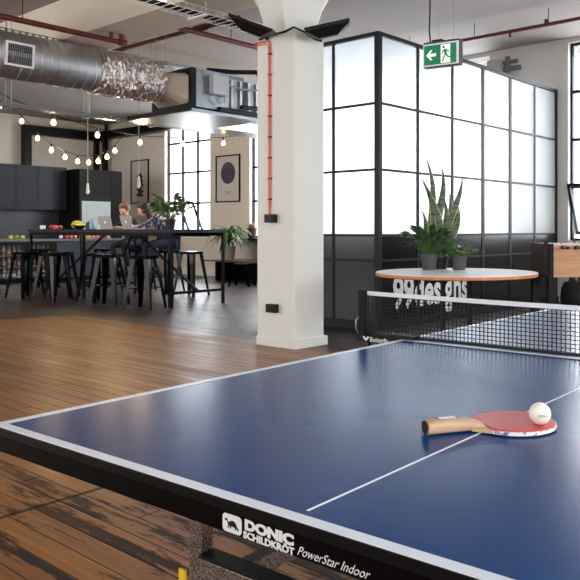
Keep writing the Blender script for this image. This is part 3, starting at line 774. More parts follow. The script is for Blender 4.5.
bp4 = thing('potted_plant', 'snake plant in a big round black pot on the floor behind the foosball table', 'plant', (9.25, 4.02, 0))
MB().lathe([(0.17, 0), (0.24, 0.10), (0.27, 0.24), (0.25, 0.38), (0.21, 0.46), (0.19, 0.46), (0.19, 0.42)], 32, cap=False).build('pot', M_potb, bp4, smooth=True)
MB().lathe([(0.16, 0.01), (0.19, 0.42)], 24).build('soil', M_soil, bp4)
sw, se = MB(), MB()
for (off, lean, L, W) in ((-0.08, -0.12, 0.72, 0.07), (0.0, 0.02, 0.80, 0.08), (0.06, 0.12, 0.75, 0.08), (-0.04, 0.05, 0.6, 0.08), (0.1, 0.25, 0.66, 0.07), (-0.1, -0.3, 0.5, 0.06)):
    o = Lr(off, rnd.uniform(-0.06, 0.06)); l = Lr(lean, rnd.uniform(-0.1, 0.1)); sword(sw, se, (o[0], o[1], 0.40), l, L, W)
sw.build('leaves', M_sword, bp4, smooth=True); se.build('leaf_margins', M_swedge, bp4, smooth=True)

# ------------------------------------------------------------------ exit sign
ES0 = Vector((4.919, 3.464, 2.434)); ES1 = Vector((4.965, 3.172, 2.45)); exd = (ES1-ES0); exd.z = 0
a_ = math.atan2(exd.y, exd.x)
ES = thing('exit_sign', 'green and white running man exit sign with a left arrow hung from the ceiling', 'exit sign', (ES0.x, ES0.y, 2.425), a_)
W_ = exd.length
MB().box(-0.012, W_+0.012, 0.004, 0.075, 0.0, 0.205, bevel=0.008).build('housing', mat('grey_sign_case', (70, 72, 74), 0.4), ES)
MB().box(-0.006, W_+0.006, -0.004, 0.006, 0.006, 0.185, bevel=0.002).build('white_border', M_white, ES)
M_green = mat('sign_green', (4, 120, 80), 0.3, emit=(8, 130, 86), estr=0.18)
M_swh = mat('sign_white', (245, 250, 246), 0.3, emit=(240, 255, 248), estr=0.35)
MB().box(0.004, W_-0.012, -0.0055, -0.003, 0.016, 0.172).build('green_face', M_green, ES)
ms = frame_mtx((0, -0.0058, 0.016), (1, 0, 0), (0, 0, 1))
h_ = 0.156
MB().prism([(0.022, 0.078), (0.062, 0.118), (0.078, 0.118), (0.056, 0.090), (0.108, 0.090), (0.108, 0.066), (0.056, 0.066), (0.078, 0.038), (0.062, 0.038)][::-1], 0, 0.001, ms).build('arrow', M_swh, ES)
MB().prism([(0.150, 0.006), (0.232, 0.006), (0.232, 0.150), (0.150, 0.150)], 0, 0.001, ms).build('doorway', M_swh, ES)
rm = MB()
ms2 = frame_mtx((0, -0.0069, 0.016), (1, 0, 0), (0, 0, 1))
def seg2(a, b, wd):
    a = Vector(a); b = Vector(b); n = (b-a).normalized(); n = Vector((-n.y, n.x))*wd/2
    rm.prism([tuple(a-n), tuple(b-n), tuple(b+n), tuple(a+n)], 0, 0.0008, ms2)
rm.prism(ell(0.176, 0.130, 0.011, 0.011), 0, 0.0008, ms2)
seg2((0.184, 0.114), (0.196, 0.070), 0.020); seg2((0.186, 0.110), (0.166, 0.092), 0.009); seg2((0.166, 0.092), (0.160, 0.076), 0.009)
seg2((0.192, 0.112), (0.212, 0.092), 0.009); seg2((0.212, 0.092), (0.226, 0.098), 0.009)
seg2((0.194, 0.074), (0.176, 0.050), 0.012); seg2((0.176, 0.050), (0.168, 0.016), 0.011); seg2((0.200, 0.072), (0.214, 0.050), 0.012); seg2((0.214, 0.050), (0.238, 0.048), 0.011)
rm.build('running_figure', M_green, ES)
MB().box(0.06, 0.15, 0.02, 0.06, 0.205, 0.222, bevel=0.004).build('mount', M_plastic, ES)
MB().tube([(0.04, 0.04, 0.205), (0.028, 0.04, 0.30), (0.034, 0.04, 0.5), (0.03, 0.04, ZC-2.425)], 0.006, 6).build('power_cable', M_plastic, ES, smooth=True)
MB().tube([(0.105, 0.04, 0.222), (0.105, 0.04, ZC-2.425)], 0.0015, 5).tube([(0.24, 0.04, 0.205), (0.24, 0.04, ZC-2.425)], 0.0015, 5).build('suspension_wire', M_galv, ES)

# ------------------------------------------------------------------ ducts, trays, pipes overhead
DY, DZ = 9.0, 3.21
d1 = thing('spiral_duct', 'wide grey spiral wound air duct with a white grille hung from the ceiling', 'duct', (4.0, DY, DZ))
MB().tube([(2.6-4, 0, 0), (5.24-4, 0, 0)], 0.275, 48).build('tube', M_galvd, d1, smooth=True)
hx = [(2.6-4 + 2.62*q/660, 0.276*math.cos(2*PI*q/30), 0.276*math.sin(2*PI*q/30)) for q in range(661)]
MB().tube(hx, 0.0065, 5).build('spiral_seam', M_galvd, d1, smooth=True)
g_m = frame_mtx((0.17, -0.262, -0.03), (1, 0, 0), (0, -0.10, 1))
gf = MB()
for (a0, a1, b0, b1) in ((-0.17, 0.17, 0.115, 0.14), (-0.17, 0.17, -0.14, -0.115), (-0.17, -0.145, -0.115, 0.115), (0.145, 0.17, -0.115, 0.115)): gf.box(a0, a1, b0, b1, -0.0, 0.035, mtx=g_m)
gf.build('grille_frame', M_white, d1)
gs = MB()
for k in range(12): gs.box(-0.14+k*0.0255-0.004, -0.14+k*0.0255+0.004, -0.115, 0.115, 0.012, 0.028, mtx=g_m)
for k in range(7): gs.box(-0.145, 0.145, -0.10+k*0.033-0.002, -0.10+k*0.033+0.002, 0.018, 0.024, mtx=g_m)
gs.build('grille_vane', mat('grey_vane', (120, 120, 120), 0.5), d1)
MB().box(-0.145, 0.145, -0.115, 0.115, 0.004, 0.010, mtx=g_m).build('grille_backing', M_plastic, d1)
d2 = thing('foil_duct', 'crinkled silver foil flexible duct joining the spiral duct to the air unit', 'duct', (5.3, DY, DZ))
fo = MB(); fr_ = random.Random(5)
N = 46; M_ = 44; ringsf = []
for i in range(N+1):
    xx = 5.245 + (6.22-5.245)*i/N - 5.3
    rr = 0.285 + 0.012*math.sin(i*1.9); ph = fr_.uniform(0, 6)
    zoff = -0.012*math.sin(PI*i/N) - 0.05*max(0, i/N-0.7)
    ringsf.append([fo.bm.verts.new((xx + fr_.uniform(-0.008, 0.008), (rr+fr_.uniform(-0.013, 0.013)+0.008*math.sin(6*a+ph))*math.cos(a), zoff+(rr+fr_.uniform(-0.013, 0.013))*math.sin(a))) for a in [2*PI*k/M_ for k in range(M_)]])
for a, b in zip(ringsf, ringsf[1:]):
    for k in range(M_): j = (k+1) % M_; fo.bm.faces.new((a[k], a[j], b[j], b[k]))
fo.bm.faces.new(ringsf[0][::-1]); fo.bm.faces.new(ringsf[-1])
fo.build('sleeve', M_foil, d2)
AC = thing('air_handler', 'boxy galvanised air conditioning unit hung from the ceiling left of the column', 'air conditioner', (7.4, DY, 2.83))
tr_ = MB(); n = 24; A = []; B = []
for k in range(n):
    a = 2*PI*(k+0.5)/n; A.append(tr_.bm.verts.new((6.23, DY+0.18*math.cos(a), 3.17+0.18*math.sin(a))))
    c_, s_ = math.cos(a), math.sin(a); mx2 = max(abs(c_), abs(s_)); B.append(tr_.bm.verts.new((6.50, DY+0.40*c_/mx2, 3.12+0.22*s_/mx2)))
for k in range(n): j = (k+1) % n; tr_.bm.faces.new((A[k], A[j], B[j], B[k]))
tr_.build('transition', mat('beige_duct_liner', (186, 172, 156), 0.6, noise=0.1), AC, world=True)
ff = MB()
for (y0, y1, z0, z1) in ((8.53, 8.60, 2.86, 3.40), (9.40, 9.47, 2.86, 3.40), (8.60, 9.40, 3.34, 3.40), (8.60, 9.40, 2.86, 2.91)): ff.box(6.49, 6.56, y0, y1, z0, z1)
ff.build('black_flange', M_plastic, AC, world=True)
MB().box(6.56, 7.15, 8.52, 9.45, 2.86, 3.40).build('cabinet', M_galv, AC, world=True)
MB().box(7.15, 8.6, 8.62, 9.40, 2.90, 3.37).build('cabinet', M_galv, AC, world=True)
for x_ in (7.25, 7.42, 7.58, 7.74, 7.96): MB().box(x_, x_+0.04, 8.585, 8.62, 2.92, 3.35).build('rib', M_galvd, AC, world=True)
MB().box(6.78, 7.06, 8.41, 8.52, 3.06, 3.33, bevel=0.008).build('control_box', mat('light_grey_box', (196, 200, 202), 0.45), AC, world=True, label='pale grey control box')
MB().tube([(6.86, 8.46, 3.06), (6.86, 8.44, 2.98), (6.93, 8.44, 2.94), (7.02, 8.46, 2.97), (7.02, 8.46, 3.06)], 0.012, 6).tube([(7.06, 8.46, 3.24), (7.35, 8.45, 3.2), (7.8, 8.4, 3.24)], 0.018, 8).build('hose', mat('pale_hose', (170, 175, 178), 0.5), AC, world=True, smooth=True)
MB().tube([(6.9, 8.7, 3.45), (7.3, 8.6, 3.47), (7.62, 8.45, 3.5), (7.68, 8.42, 3.42), (7.68, 8.42, 3.0), (7.6, 8.42, 2.94), (7.3, 8.42, 2.93)], 0.035, 8).build('insulated_pipe', M_plastic, AC, world=True, smooth=True)
MB().box(6.95, 8.5, 8.47, 8.62, 2.845, 2.90).build('drip_rail', M_plastic, AC, world=True)
PL = thing('duct_plenum', 'flat galvanised duct plenum spanning beneath the air conditioning unit', 'duct', (7.2, 9.6, 2.7))
MB().box(6.50, 7.85, 8.56, 10.1, 2.79, 2.84).build('shell', M_galv, PL, world=True)
MB().box(6.48, 6.50, 8.54, 10.1, 2.80, 2.86).build('edge', M_plastic, PL, world=True)
PD = tag(MB().box(8.18, 10.6, 10.3, 10.9, 2.90, 3.06).build('supply_duct', M_galv), 'rectangular galvanised supply duct hanging in front of the far windows', 'duct')
def tray(label, x0, x1, y, z, w_=0.20, side=0.05, m=M_galv, step=0.09, mesh=False):
    t = thing('cable_tray', label, 'cable tray', (x0, y, z), 0, 'cable trays under the ceiling')
    s = MB()
    for yy in (-w_/2, w_/2):
        if mesh:
            s.tube([(0, yy, side), (x1-x0, yy, side)], 0.004, 5).tube([(0, yy, 0), (x1-x0, yy, 0)], 0.004, 5)
            for k in range(int((x1-x0)/0.1)+1): s.tube([(k*0.1, yy, 0), (k*0.1, yy, side)], 0.003, 4)
        else:
            s.box(0, x1-x0, yy-0.002, yy+0.002, 0, side*0.3); s.box(0, x1-x0, yy-0.002, yy+0.002, side*0.72, side); [s.box(q*0.085, q*0.085+0.035, yy-0.002, yy+0.002, side*0.3, side*0.72) for q in range(int((x1-x0)/0.085))]; s.box(0, x1-x0, min(yy, yy-0.012*(1 if yy > 0 else -1)), max(yy, yy-0.012*(1 if yy > 0 else -1)), side-0.003, side)
    s.build('side_rail', m, t)
    r = MB(); n = int((x1-x0)/step)
    for k in range(n+1): r.box(k*step-(0.004 if mesh else 0.018), k*step+(0.004 if mesh else 0.018), -w_/2, w_/2, -0.003, 0.003)
    r.build('rung', m, t)
    k = 0
    while 0.4+k*1.15 < x1-x0:
        for yy in (-w_/2-0.01, w_/2+0.01):
            xx = 0.4+k*1.15
            top = (3.6-z) if x0+xx > 4.95 and x0+xx < 5.64 else ZC-z
            MB().tube([(xx, yy, -0.005), (xx, yy, top)], 0.004, 5).build('hanger_rod', m, t)
        MB().box(0.4+k*1.15-0.02, 0.4+k*1.15+0.02, -w_/2-0.03, w_/2+0.03, -0.025, -0.005).build('hanger_bar', m, t); k += 1
    return t
tray('galvanised cable tray running along above the round ducts', 2.7, 7.4, 9.33, 3.55)
tray('lower galvanised cable tray hanging above the long bar table', 3.2, 8.1, 10.25, 2.80, 0.14, 0.05)
t3 = tray('bright wire mesh cable tray high beside the left floodlight', 3.6, 6.3, 6.66, 3.48, 0.26, 0.06, M_white, 0.1, True)
MB().tube([(0, 0.03, 0.02), (2.7, 0.03, 0.02)], 0.02, 8).tube([(0, -0.05, 0.02), (2.7, -0.05, 0.018)], 0.014, 8).build('cable', M_plastic, t3, smooth=True)
# fluorescent batten just over the mesh tray
tag(MB().box(4.3, 4.9, 6.88, 6.95, 3.62, 3.67).build('batten_light', mat('tube_glow', (255, 255, 245), 0.4, emit=(255, 255, 240), estr=2.5)), 'short bright tube light above the wire mesh tray by the beam', 'light')
tag(MB().tube([(4.9, 6.05, 4.1), (4.9, 6.05, 3.52)], 0.012, 6).build('orange_drop_conduit', M_orangeD, smooth=True), 'vertical orange conduit dropping from the ceiling left of the column head', 'conduit')
def pipe(label, pts, r, extra=None, m=M_red):
    t = thing('sprinkler_pipe', label, 'pipe', pts[0], 0, 'sprinkler pipes under the ceiling')
    MB().tube(pts, r, 10).build('pipe', m, t, world=True, smooth=True)
    for (a, b, rr) in (extra or []): MB().tube([a, b], rr, 8).build('fitting', m, t, world=True, smooth=True)
    q = Vector(pts[0]); e = Vector(pts[-1]); L = (e-q).length
    for k in range(1, max(2, int(L/1.3)+1)):
        p = q.lerp(e, k/(int(L/1.3)+1))
        top = 3.6 if 4.95 < p.x < 5.64 else ZC
        if p.z < top: MB().tube([p, (p.x, p.y, top)], 0.005, 5).build('hanger_rod', M_blk, t, world=True)
pipe('dark red sprinkler pipe with an elbow crossing over the spiral duct', [(1.5, 8.42, 3.5), (5.34, 8.42, 3.5)], 0.033, [((5.33, 8.42, 3.46), (5.33, 8.42, 3.60), 0.042), ((5.18, 8.42, 3.49), (5.18, 8.42, 3.595), 0.026), ((5.28, 8.42, 3.5), (5.38, 8.42, 3.5), 0.045)])
pipe('dark red sprinkler pipe running along the ceiling toward the column', [(5.99, 8.52, 3.9), (9.6, 8.52, 3.9)], 0.038)
pipe('dark red branch sprinkler pipe crossing the ceiling above the air unit', [(6.64, 7.7, 3.976), (6.64, 12.6, 3.976)], 0.036, [((6.64, 8.40, 3.976), (6.64, 8.64, 3.976), 0.05), ((6.64, 7.8, 3.976), (6.64, 7.8, 3.87), 0.015)])
pipe('thin dark red sprinkler pipe rising across the ceiling at the right', [(9.33, 2.2, 3.9), (9.33, 8.0, 3.9)], 0.026, [((9.33, 5.1, 3.9), (9.33, 5.1, 3.82), 0.02), ((9.33, 4.55, 3.9), (9.33, 4.55, 3.97), 0.03)])
tag(MB().box(5.7, 9.2, 10.55, 10.68, 3.86, 3.93).build('ceiling_channel', mat('grey_channel', (98, 100, 100), 0.5)), 'long grey steel channel fixed under the ceiling behind the air unit', 'channel')
tb = MB()
for a, b in (((6.1, 12.4, 3.75), (8.2, 10.9, 3.75)), ((6.1, 12.4, 3.75), (8.0, 13.2, 3.75)), ((8.0, 13.2, 3.75), (10.5, 11.6, 3.75))): tb.tube([a, b], 0.03, 8)
tag(tb.build('pipe_loop', M_blk, smooth=True), 'black bent pipe loop under the ceiling above the kitchen lights', 'pipe')
tag(MB().tube([(6.6, 5.3, 4.05), (6.6, 5.6, 4.05), (11.0, 2.2, 4.05)], 0.01, 5).build('ceiling_conduit', mat('pale_conduit', (140, 134, 128), 0.7), smooth=True), 'thin pale conduit running across the ceiling above the frosted glass', 'conduit')
tf = thing('pipe_cluster', 'cluster of grey valves and fittings on the wall above the partition', 'pipe fittings', (10.9, 5.95, 3.5))
MB().tube([(10.85, 5.98, 3.36), (10.85, 5.98, 3.95)], 0.045, 8).tube([(10.85, 6.2, 3.75), (10.85, 5.75, 3.75)], 0.04, 8).tube([(10.85, 6.15, 3.86), (10.85, 5.8, 3.86)], 0.03, 8).build('valve', mat('grey_fitting', (92, 94, 96), 0.5), tf, world=True, smooth=True)
MB().box(10.7, 10.95, 6.05, 6.28, 3.5, 3.9, bevel=0.01).build('meter_box', mat('pale_box', (150, 150, 150), 0.6), tf, world=True)
MB().tube([(10.85, 6.2, 3.42), (10.85, 6.1, 3.47), (10.85, 6.0, 3.42)], 0.02, 6).build('red_hose', M_red, tf, world=True, smooth=True)

# ------------------------------------------------------------------ festoon bulbs
def bulb_mat():
    return mat('warm_bulb_glass', (255, 226, 170), 0.3, emit=(255, 206, 140), estr=14)
M_bulb = bulb_mat(); M_cap = mat('bulb_socket', (26, 22, 20), 0.5)
def make_bulb():
    t = thing('festoon_bulb', 'x', 'light bulb', (0, 0, 0), 0, 'warm festoon bulbs over the bar')
    MB().lathe([(0.014, 0.0), (0.020, -0.005), (0.020, -0.055), (0.016, -0.06)], 10).build('socket', M_cap, t, smooth=True)
    MB().lathe([(0.014, -0.058), (0.018, -0.07), (0.033, -0.094), (0.037, -0.114), (0.030, -0.138), (0.012, -0.150)], 14).build('glass', M_bulb, t, smooth=True)
    return t
# first string: on x = 6.3..7.5 ; z is the socket top
sA = [(6.19, 13.70, 3.47), (6.45, 13.42, 3.20), (6.63, 13.19, 2.89), (6.79, 13.0, 2.68), (6.95, 12.81, 2.55), (7.09, 12.63, 2.475), (7.22, 12.48, 2.455), (7.33, 12.35, 2.475), (7.43, 12.22, 2.555), (7.52, 12.11, 2.665)]
sB = [(5.10, 11.0, 3.06), (5.78, 11.0, 2.88), (6.517, 11.0, 2.76), (7.303, 11.0, 2.715), (8.18, 11.0, 2.765), (9.10, 11.0, 2.86)]
labA = ['bulb at the upper left end of the drooping string, nearest the ceiling', 'second bulb from the left on the drooping string, by the black post top', 'third bulb from the left on the drooping string, inside the black frame',
        'fourth bulb from the left on the drooping string, above the upper cabinets', 'fifth bulb from the left on the drooping string, above the upper cabinets', 'sixth bulb on the drooping string, above the gap beside the tall cabinet',
        'lowest bulb of the drooping string, over the left of the tall cabinet', 'bulb just right of the lowest one, over the tall cabinet', 'second to last bulb on the rising end of the drooping string', 'last bulb on the rising right end of the drooping string']
labB = ['x', 'bulb on the upper string left of the black corner posts', 'bulb on the upper string just before the black corner posts', 'bulb on the upper string above the left framed poster', 'bulb on the upper string in front of the first window', 'bulb on the upper string above the right framed poster']
proto = make_bulb(); first = True
for (p, lb) in list(zip(sA, labA)) + list(zip(sB, labB))[1:]:
    lb = 'glowing warm ' + lb
    if first: proto.location = p; proto['label'] = lb; first = False
    else: dup(proto, p, 0, lb)
def string(label, pts):
    tag(MB().tube(pts, 0.006, 5).build('string_cable', M_plastic, smooth=True), label, 'cable')
string('black drooping festoon cable hung above the kitchen cabinets', [(6.08, 13.85, 3.60)] + sA + [(7.62, 12.0, 2.83), (7.7, 11.9, 2.9)])
string('black upper festoon cable stretched in front of the windows', [(4.7, 11, 3.25)] + sB + [(9.45, 11.0, 2.93), (9.68, 11.0, 3.02)])
sp = thing('spotlight', 'small black spotlight at the end of the upper festoon cable', 'spotlight', (9.68, 11.0, 3.0))
MB().tube([(0, 0, 0.0), (0, 0, 0.16)], 0.012, 6).tube([(-0.07, 0, -0.03), (0.07, 0, -0.03)], 0.055, 10).build('head', M_plastic, sp, smooth=True)
# two slim pendants over the bar table
def pendant(label, p, zc=ZC):
    t = thing('pendant_lamp', label, 'pendant lamp', p, 0, 'slim pendants over the bar table')
    MB().tube([(0, 0, 0.16), (0, 0, zc-p[2])], 0.006, 5).build('cord', mat('silver_cord', (150, 150, 148), 0.5), t)
    MB().lathe([(0.006, 0.17), (0.018, 0.155), (0.026, 0.03), (0.04, 0.0), (0.034, 0.0), (0.02, 0.03)], 12).build('shade', mat('pale_pendant', (205, 205, 200), 0.35), t, smooth=True)
    MB().sphere((0, 0, -0.012), 0.018, seg=10).build('bulb', mat('pendant_globe', (240, 240, 235), 0.2), t, smooth=True)
pendant('slim silver pendant lamp on a cord in front of the tall cabinet', (7.0, 12.13, 1.78))
pendant('slim silver pendant lamp on a cord in front of the left framed poster', (7.0, 10.58, 1.83))

# ------------------------------------------------------------------ kitchen
M_cab = mat('dark_slate_laminate', (34, 39, 48), 0.34, spec=0.22, noise=0.25, nscale=2.5)
M_cabd = mat('black_brown_laminate', (14, 12, 12), 0.36, spec=0.12, noise=0.2, nscale=2.5)
M_bench = mat('blue_grey_bench', (60, 68, 80), 0.4, spec=0.25, noise=0.15, nscale=3)
KY = 17.0
tag(MB().box(4.0, 9.07, KY, KY+0.1, 0, 1.62).build('tiled_splashback', brick_material('dark_brick_tile', (60, 66, 78), (50, 56, 68), (24, 26, 30), 4.0, 0.28, 0.8, 0.3)), 'dark brick tiled splashback between the counter and the upper cabinets', 'splashback')
for i, (x0, x1, lb) in enumerate(((6.6, 7.50, None), (7.50, 7.855, 'narrow dark slate upper cabinet at the left edge'), (7.855, 8.356, 'dark slate upper cabinet second from the left edge'), (8.356, 8.735, 'dark slate upper cabinet third from the left edge'), (8.735, 9.053, 'dark slate upper cabinet beside the tall black cabinet'))):
    if lb is None: lb = 'dark slate upper cabinet outside the left edge'; continue
    t = thing('upper_cabinet', lb, 'cabinet', (x0, 16.62, 1.60), 0, 'upper cabinets over the splashback')
    MB().box(0.002, x1-x0-0.002, 0, 0.38, 0, 0.98).build('body', M_cabd, t)
    MB().box(0.004, x1-x0-0.004, -0.02, 0.0, -0.015, 0.985).build('door', M_cab, t)
tc_ = thing('tall_cabinet', 'tall black cabinet at the end of the kitchen with a grey hatch', 'cabinet', (9.08, 16.1, 0))
MB().box(0, 1.11, 0.02, 0.98, 0, 1.95).box(0, 1.11, 0.02, 0.98, 1.95, 2.54).build('body', M_cabd, tc_)
MB().box(0.004, 0.80, 0, 0.02, 1.90, 2.535).build('door', M_cabd, tc_)
MB().box(0.806, 1.106, 0, 0.02, 0.02, 2.535).build('door', M_cabd, tc_)
MB().box(0.0, 0.06, -0.01, 0.02, 0, 1.9).box(0.06, 0.80, -0.01, 0.02, 1.80, 1.90).build('frame', M_blk, tc_)
MB().box(0.06, 0.80, 0.0, 0.02, 0.02, 1.80).build('hatch', mat('brushed_fridge', (150, 156, 158), 0.4, metal=0.4), tc_, label='pale grey steel fridge front')
ct = tag(MB().box(4.0, 10.3, 15.62, 16.08, 0.88, 0.93).box(4.0, 9.07, 16.08, 17.0, 0.88, 0.93).build('counter_top', mat('grey_stone_top', (98, 104, 110), 0.35)), 'long grey counter top under the splashback', 'worktop')
bb = [(8.30, 8.86), (8.86, 9.42), (9.42, 10.25)]
for i, (x0, x1) in enumerate(bb):
    lb = ['blue grey base cabinet beside the drinks fridge', 'blue grey base cabinet in the middle of the counter', 'blue grey base cabinet at the right end of the counter'][i]
    t = thing('base_cabinet', lb, 'cabinet', (x0, 15.66, 0), 0, 'base cabinets under the counter')
    MB().box(0.002, x1-x0-0.002, 0.02, 0.42, 0.062, 0.88).build('body', M_cabd, t)
    MB().box(0.004, x1-x0-0.004, 0, 0.02, 0.08, 0.875).build('door', M_bench, t)
    h = (x1-x0-0.09) if i == 0 else 0.09
    q = MB().tube([(h, -0.004, 0.73), (h, 0.001, 0.73)], 0.022, 10).build('finger_hole', M_plastic, t)
M_btl = [mat('bottle_green', (40, 90, 60), 0.2), mat('bottle_amber', (90, 52, 26), 0.2), mat('bottle_pale', (120, 130, 122), 0.2), mat('label_red', (110, 46, 40), 0.4)]
bproto = []
for i, m in enumerate(M_btl):
    t = thing('drink_bottle', 'x', 'bottle', (0, 0, -9), 0, 'bottles in the drinks fridges')
    MB().lathe([(0.032, 0), (0.034, 0.01), (0.034, 0.13), (0.013, 0.18), (0.013, 0.215)], 10).build('glass', m, t, smooth=True)
    MB().lathe([(0.0345, 0.04), (0.0345, 0.10)], 10).build('label', mat('bottle_label', (150, 150, 140), 0.6) if i != 2 else M_btl[3], t)
    bproto.append(t)
used = [0]*4
shelfn = ['bottom', 'middle', 'top']
kinds = ['green', 'amber', 'pale', 'red']
for f in range(2):
    x0 = 7.02 + f*0.64
    t = thing('drinks_fridge', ['glass fronted drinks fridge at the left edge under the counter', 'glass fronted drinks fridge beside the blue grey cabinets'][f], 'fridge', (x0, 15.66, 0), 0, 'drinks fridges under the counter')
    MB().box(0, 0.02, 0.02, 0.42, 0.06, 0.87).box(0.60, 0.62, 0.02, 0.42, 0.06, 0.87).box(0.02, 0.60, 0.40, 0.42, 0.06, 0.87).box(0.02, 0.6, 0.02, 0.42, 0.06, 0.10).box(0.02, 0.6, 0.02, 0.42, 0.84, 0.87).build('body', M_cabd, t)
    MB().box(0, 0.05, 0, 0.02, 0.06, 0.87).box(0.57, 0.62, 0, 0.02, 0.06, 0.87).box(0.05, 0.57, 0, 0.02, 0.80, 0.87).box(0.05, 0.57, 0, 0.02, 0.06, 0.12).build('door_frame', M_blk, t)
    MB().box(0.05, 0.57, 0.008, 0.012, 0.12, 0.80).build('door_glass', M_glass, t)
    for z in (0.34, 0.58): MB().box(0.02, 0.60, 0.05, 0.40, z-0.006, z).build('shelf', M_galv, t)
    MB().box(0.05, 0.57, 0.03, 0.05, 0.80, 0.82).build('light_strip', mat('fridge_light', (255, 255, 255), 0.4, emit=(235, 245, 255), estr=3), t)
    for si, z in enumerate((0.10, 0.34, 0.58)):
        for k in range(5):
            kk = (k//2 + si + f) % 4
            lb = '%s bottle on the %s shelf of the %s drinks fridge' % (kinds[kk] if kk < 3 else 'red', shelfn[si], ['left edge', 'right hand'][f])
            lb = '%s labelled bottle, %s in the row on the %s shelf of the %s drinks fridge' % (['green', 'amber', 'pale', 'red'][kk], ['first', 'second', 'third', 'fourth', 'fifth'][k], shelfn[si], ['left', 'right'][f])
            p = (x0+0.09+k*0.108, 15.80, z+0.001)
            if not used[kk]: bproto[kk].location = p; bproto[kk]['label'] = lb; used[kk] = 1
            else: dup(bproto[kk], p, 0, lb)
tag(MB().box(4.0, 10.2, 15.72, 16.0, 0, 0.06).build('kickboard', M_cabd), 'black kickboard along the foot of the kitchen counter', 'kickboard')
# fruit and clutter on the counter
fr2 = random.Random(11)
fcol = {'red': (196, 40, 36), 'yellow': (222, 190, 50), 'green': (120, 160, 50), 'orange': (224, 120, 40), 'pink': (220, 110, 120), 'white': (225, 222, 214)}
def fruit(kind, p, r, label):
    o = MB().lathe([(0.004, -r*0.86), (r*0.6, -r*0.8), (r, -0.1*r), (r*0.86, r*0.6), (r*0.4, r*0.84), (0.004, r*0.72)], 14).build(kind[0], mat('fruit_' + kind[1], fcol[kind[1]], 0.4), smooth=True)
    o.location = (p[0], p[1], p[2]+r*0.86); tag(o, label, 'fruit', 'fruit along the kitchen counter')
row = [(('apple', 'red'), 8.58), (('apple', 'pink'), 8.70), (('lemon', 'yellow'), 8.82), (('apple', 'red'), 8.93), (('pear', 'green'), 9.02), (('lemon', 'yellow'), 9.12), (('orange', 'orange'), 9.22), (('apple', 'pink'), 9.33), (('apple', 'green'), 9.44), (('lemon', 'yellow'), 7.60), (('apple', 'green'), 7.49), (('lemon', 'yellow'), 7.38), (('apple', 'red'), 9.55), (('apple', 'white'), 8.47)]
ordw = ['nearest the splashback end', 'beside the fridge side', 'between two red apples']
for i, (kd, x) in enumerate(row):
    pos = 'left group' if x < 8 else 'right group'
    q = sorted([r[1] for r in row if (r[1] < 8) == (x < 8)]).index(x)
    lb = '%s %s, %s from the left of the %s of fruit on the counter' % (kd[1] if kd[0] not in ('orange',) else 'round', kd[0], ['first', 'second', 'third', 'fourth', 'fifth', 'sixth', 'seventh', 'eighth', 'ninth', 'tenth', 'eleventh'][q], pos)
    fruit(kd, (x, 15.76+0.03*(i % 3), 0.931), 0.045, lb)

# ------------------------------------------------------------------ bar table
BTb = thing('bar_table', 'long black steel bar height table with diagonal braces in the dark floor area', 'table', (7.0, 11.1, 0))
M_btop = mat('charcoal_table_top', (44, 48, 54), 0.42, spec=0.25, noise=0.1)
MB().box(-0.53, 0.51, -2.10, 2.12, 1.085, 1.135).build('tabletop', M_btop, BTb)
for x_ in (-0.49, 0.47):
    for y_, e in ((-2.06, 0.028), (0.30, 0.018), (2.08, 0.018)):
        if x_ > 0: e *= 0.7
        MB().box(x_-e, x_+e, y_-e, y_+e, 0.0, 1.085).build('leg', M_blk, BTb)
for y_ in (-2.06, 0.30, 2.08):
    MB().box(-0.47, 0.45, y_-0.02, y_+0.02, 0.19, 0.23).build('end_rail', M_blk, BTb)
MB().box(-0.51, -0.47, -2.03, 2.05, 1.035, 1.085).box(0.45, 0.49, -2.03, 2.05, 1.035, 1.085).build('apron_rail', M_blk, BTb)
for a, b in (((0.0, -2.04, 0.22), (0.0, -0.45, 1.08)), ((0.0, 0.28, 0.22), (0.0, -0.35, 1.08)), ((0.0, 2.05, 0.22), (0.0, 0.42, 1.08))):
    MB().bar(a, b, 0.03, 0.035).build('diagonal_brace', M_blk, BTb)

# stools
def make_stool(h=0.76, name='bar_stool'):
    t = thing(name, 'x', 'stool', (0, 0, 0))
    s = h/0.76
    st = MB(); poly = rrect(-0.155, 0.155, -0.155, 0.155, 0.04)
    st.prism(poly, h-0.012, h); st.prism([(x*0.99, y*0.99) for x, y in poly], h-0.045, h-0.012)
    st.build('seat', M_gloss, t)
    hf = 0.215
    for sx in (-1, 1):
        for sy in (-1, 1):
            a = Vector((sx*0.125, sy*0.125, h-0.03)); b = Vector((sx*hf, sy*hf, 0.0))
            l = MB()
            ra = [(a + Vector((sx*u, sy*v, 0))) for u, v in ((-0.062, 0.014), (0.014, 0.014), (0.014, -0.062), (0.006, -0.062), (0.0, 0.0), (-0.062, 0.006))]
            rb = [(b + Vector((sx*u, sy*v, 0))) for u, v in ((-0.030, 0.010), (0.010, 0.010), (0.010, -0.030), (0.004, -0.030), (0.0, 0.0), (-0.030, 0.004))]
            va = [l.bm.verts.new(p) for p in ra]; vb = [l.bm.verts.new(p) for p in rb]
            for k in range(6): j = (k+1) % 6; l.bm.faces.new((va[k], va[j], vb[j], vb[k]))
            l.bm.faces.new(va[::-1]); l.bm.faces.new(vb)
            l.build('leg', M_gloss, t)
    zf = 0.30 if h > 0.6 else 0.2; q = 0.125 + (hf-0.125)*(1 - zf/(h-0.03))
    rg_ = MB()
    for a, b in (((-q, -q), (q, -q)), ((q, -q), (q, q)), ((q, q), (-q, q)), ((-q, q), (-q, -q))): rg_.tube([(a[0], a[1], zf), (b[0], b[1], zf)], 0.008, 6)
    rg_.build('foot_ring', M_gloss, t)
    return t
stool0 = make_stool()
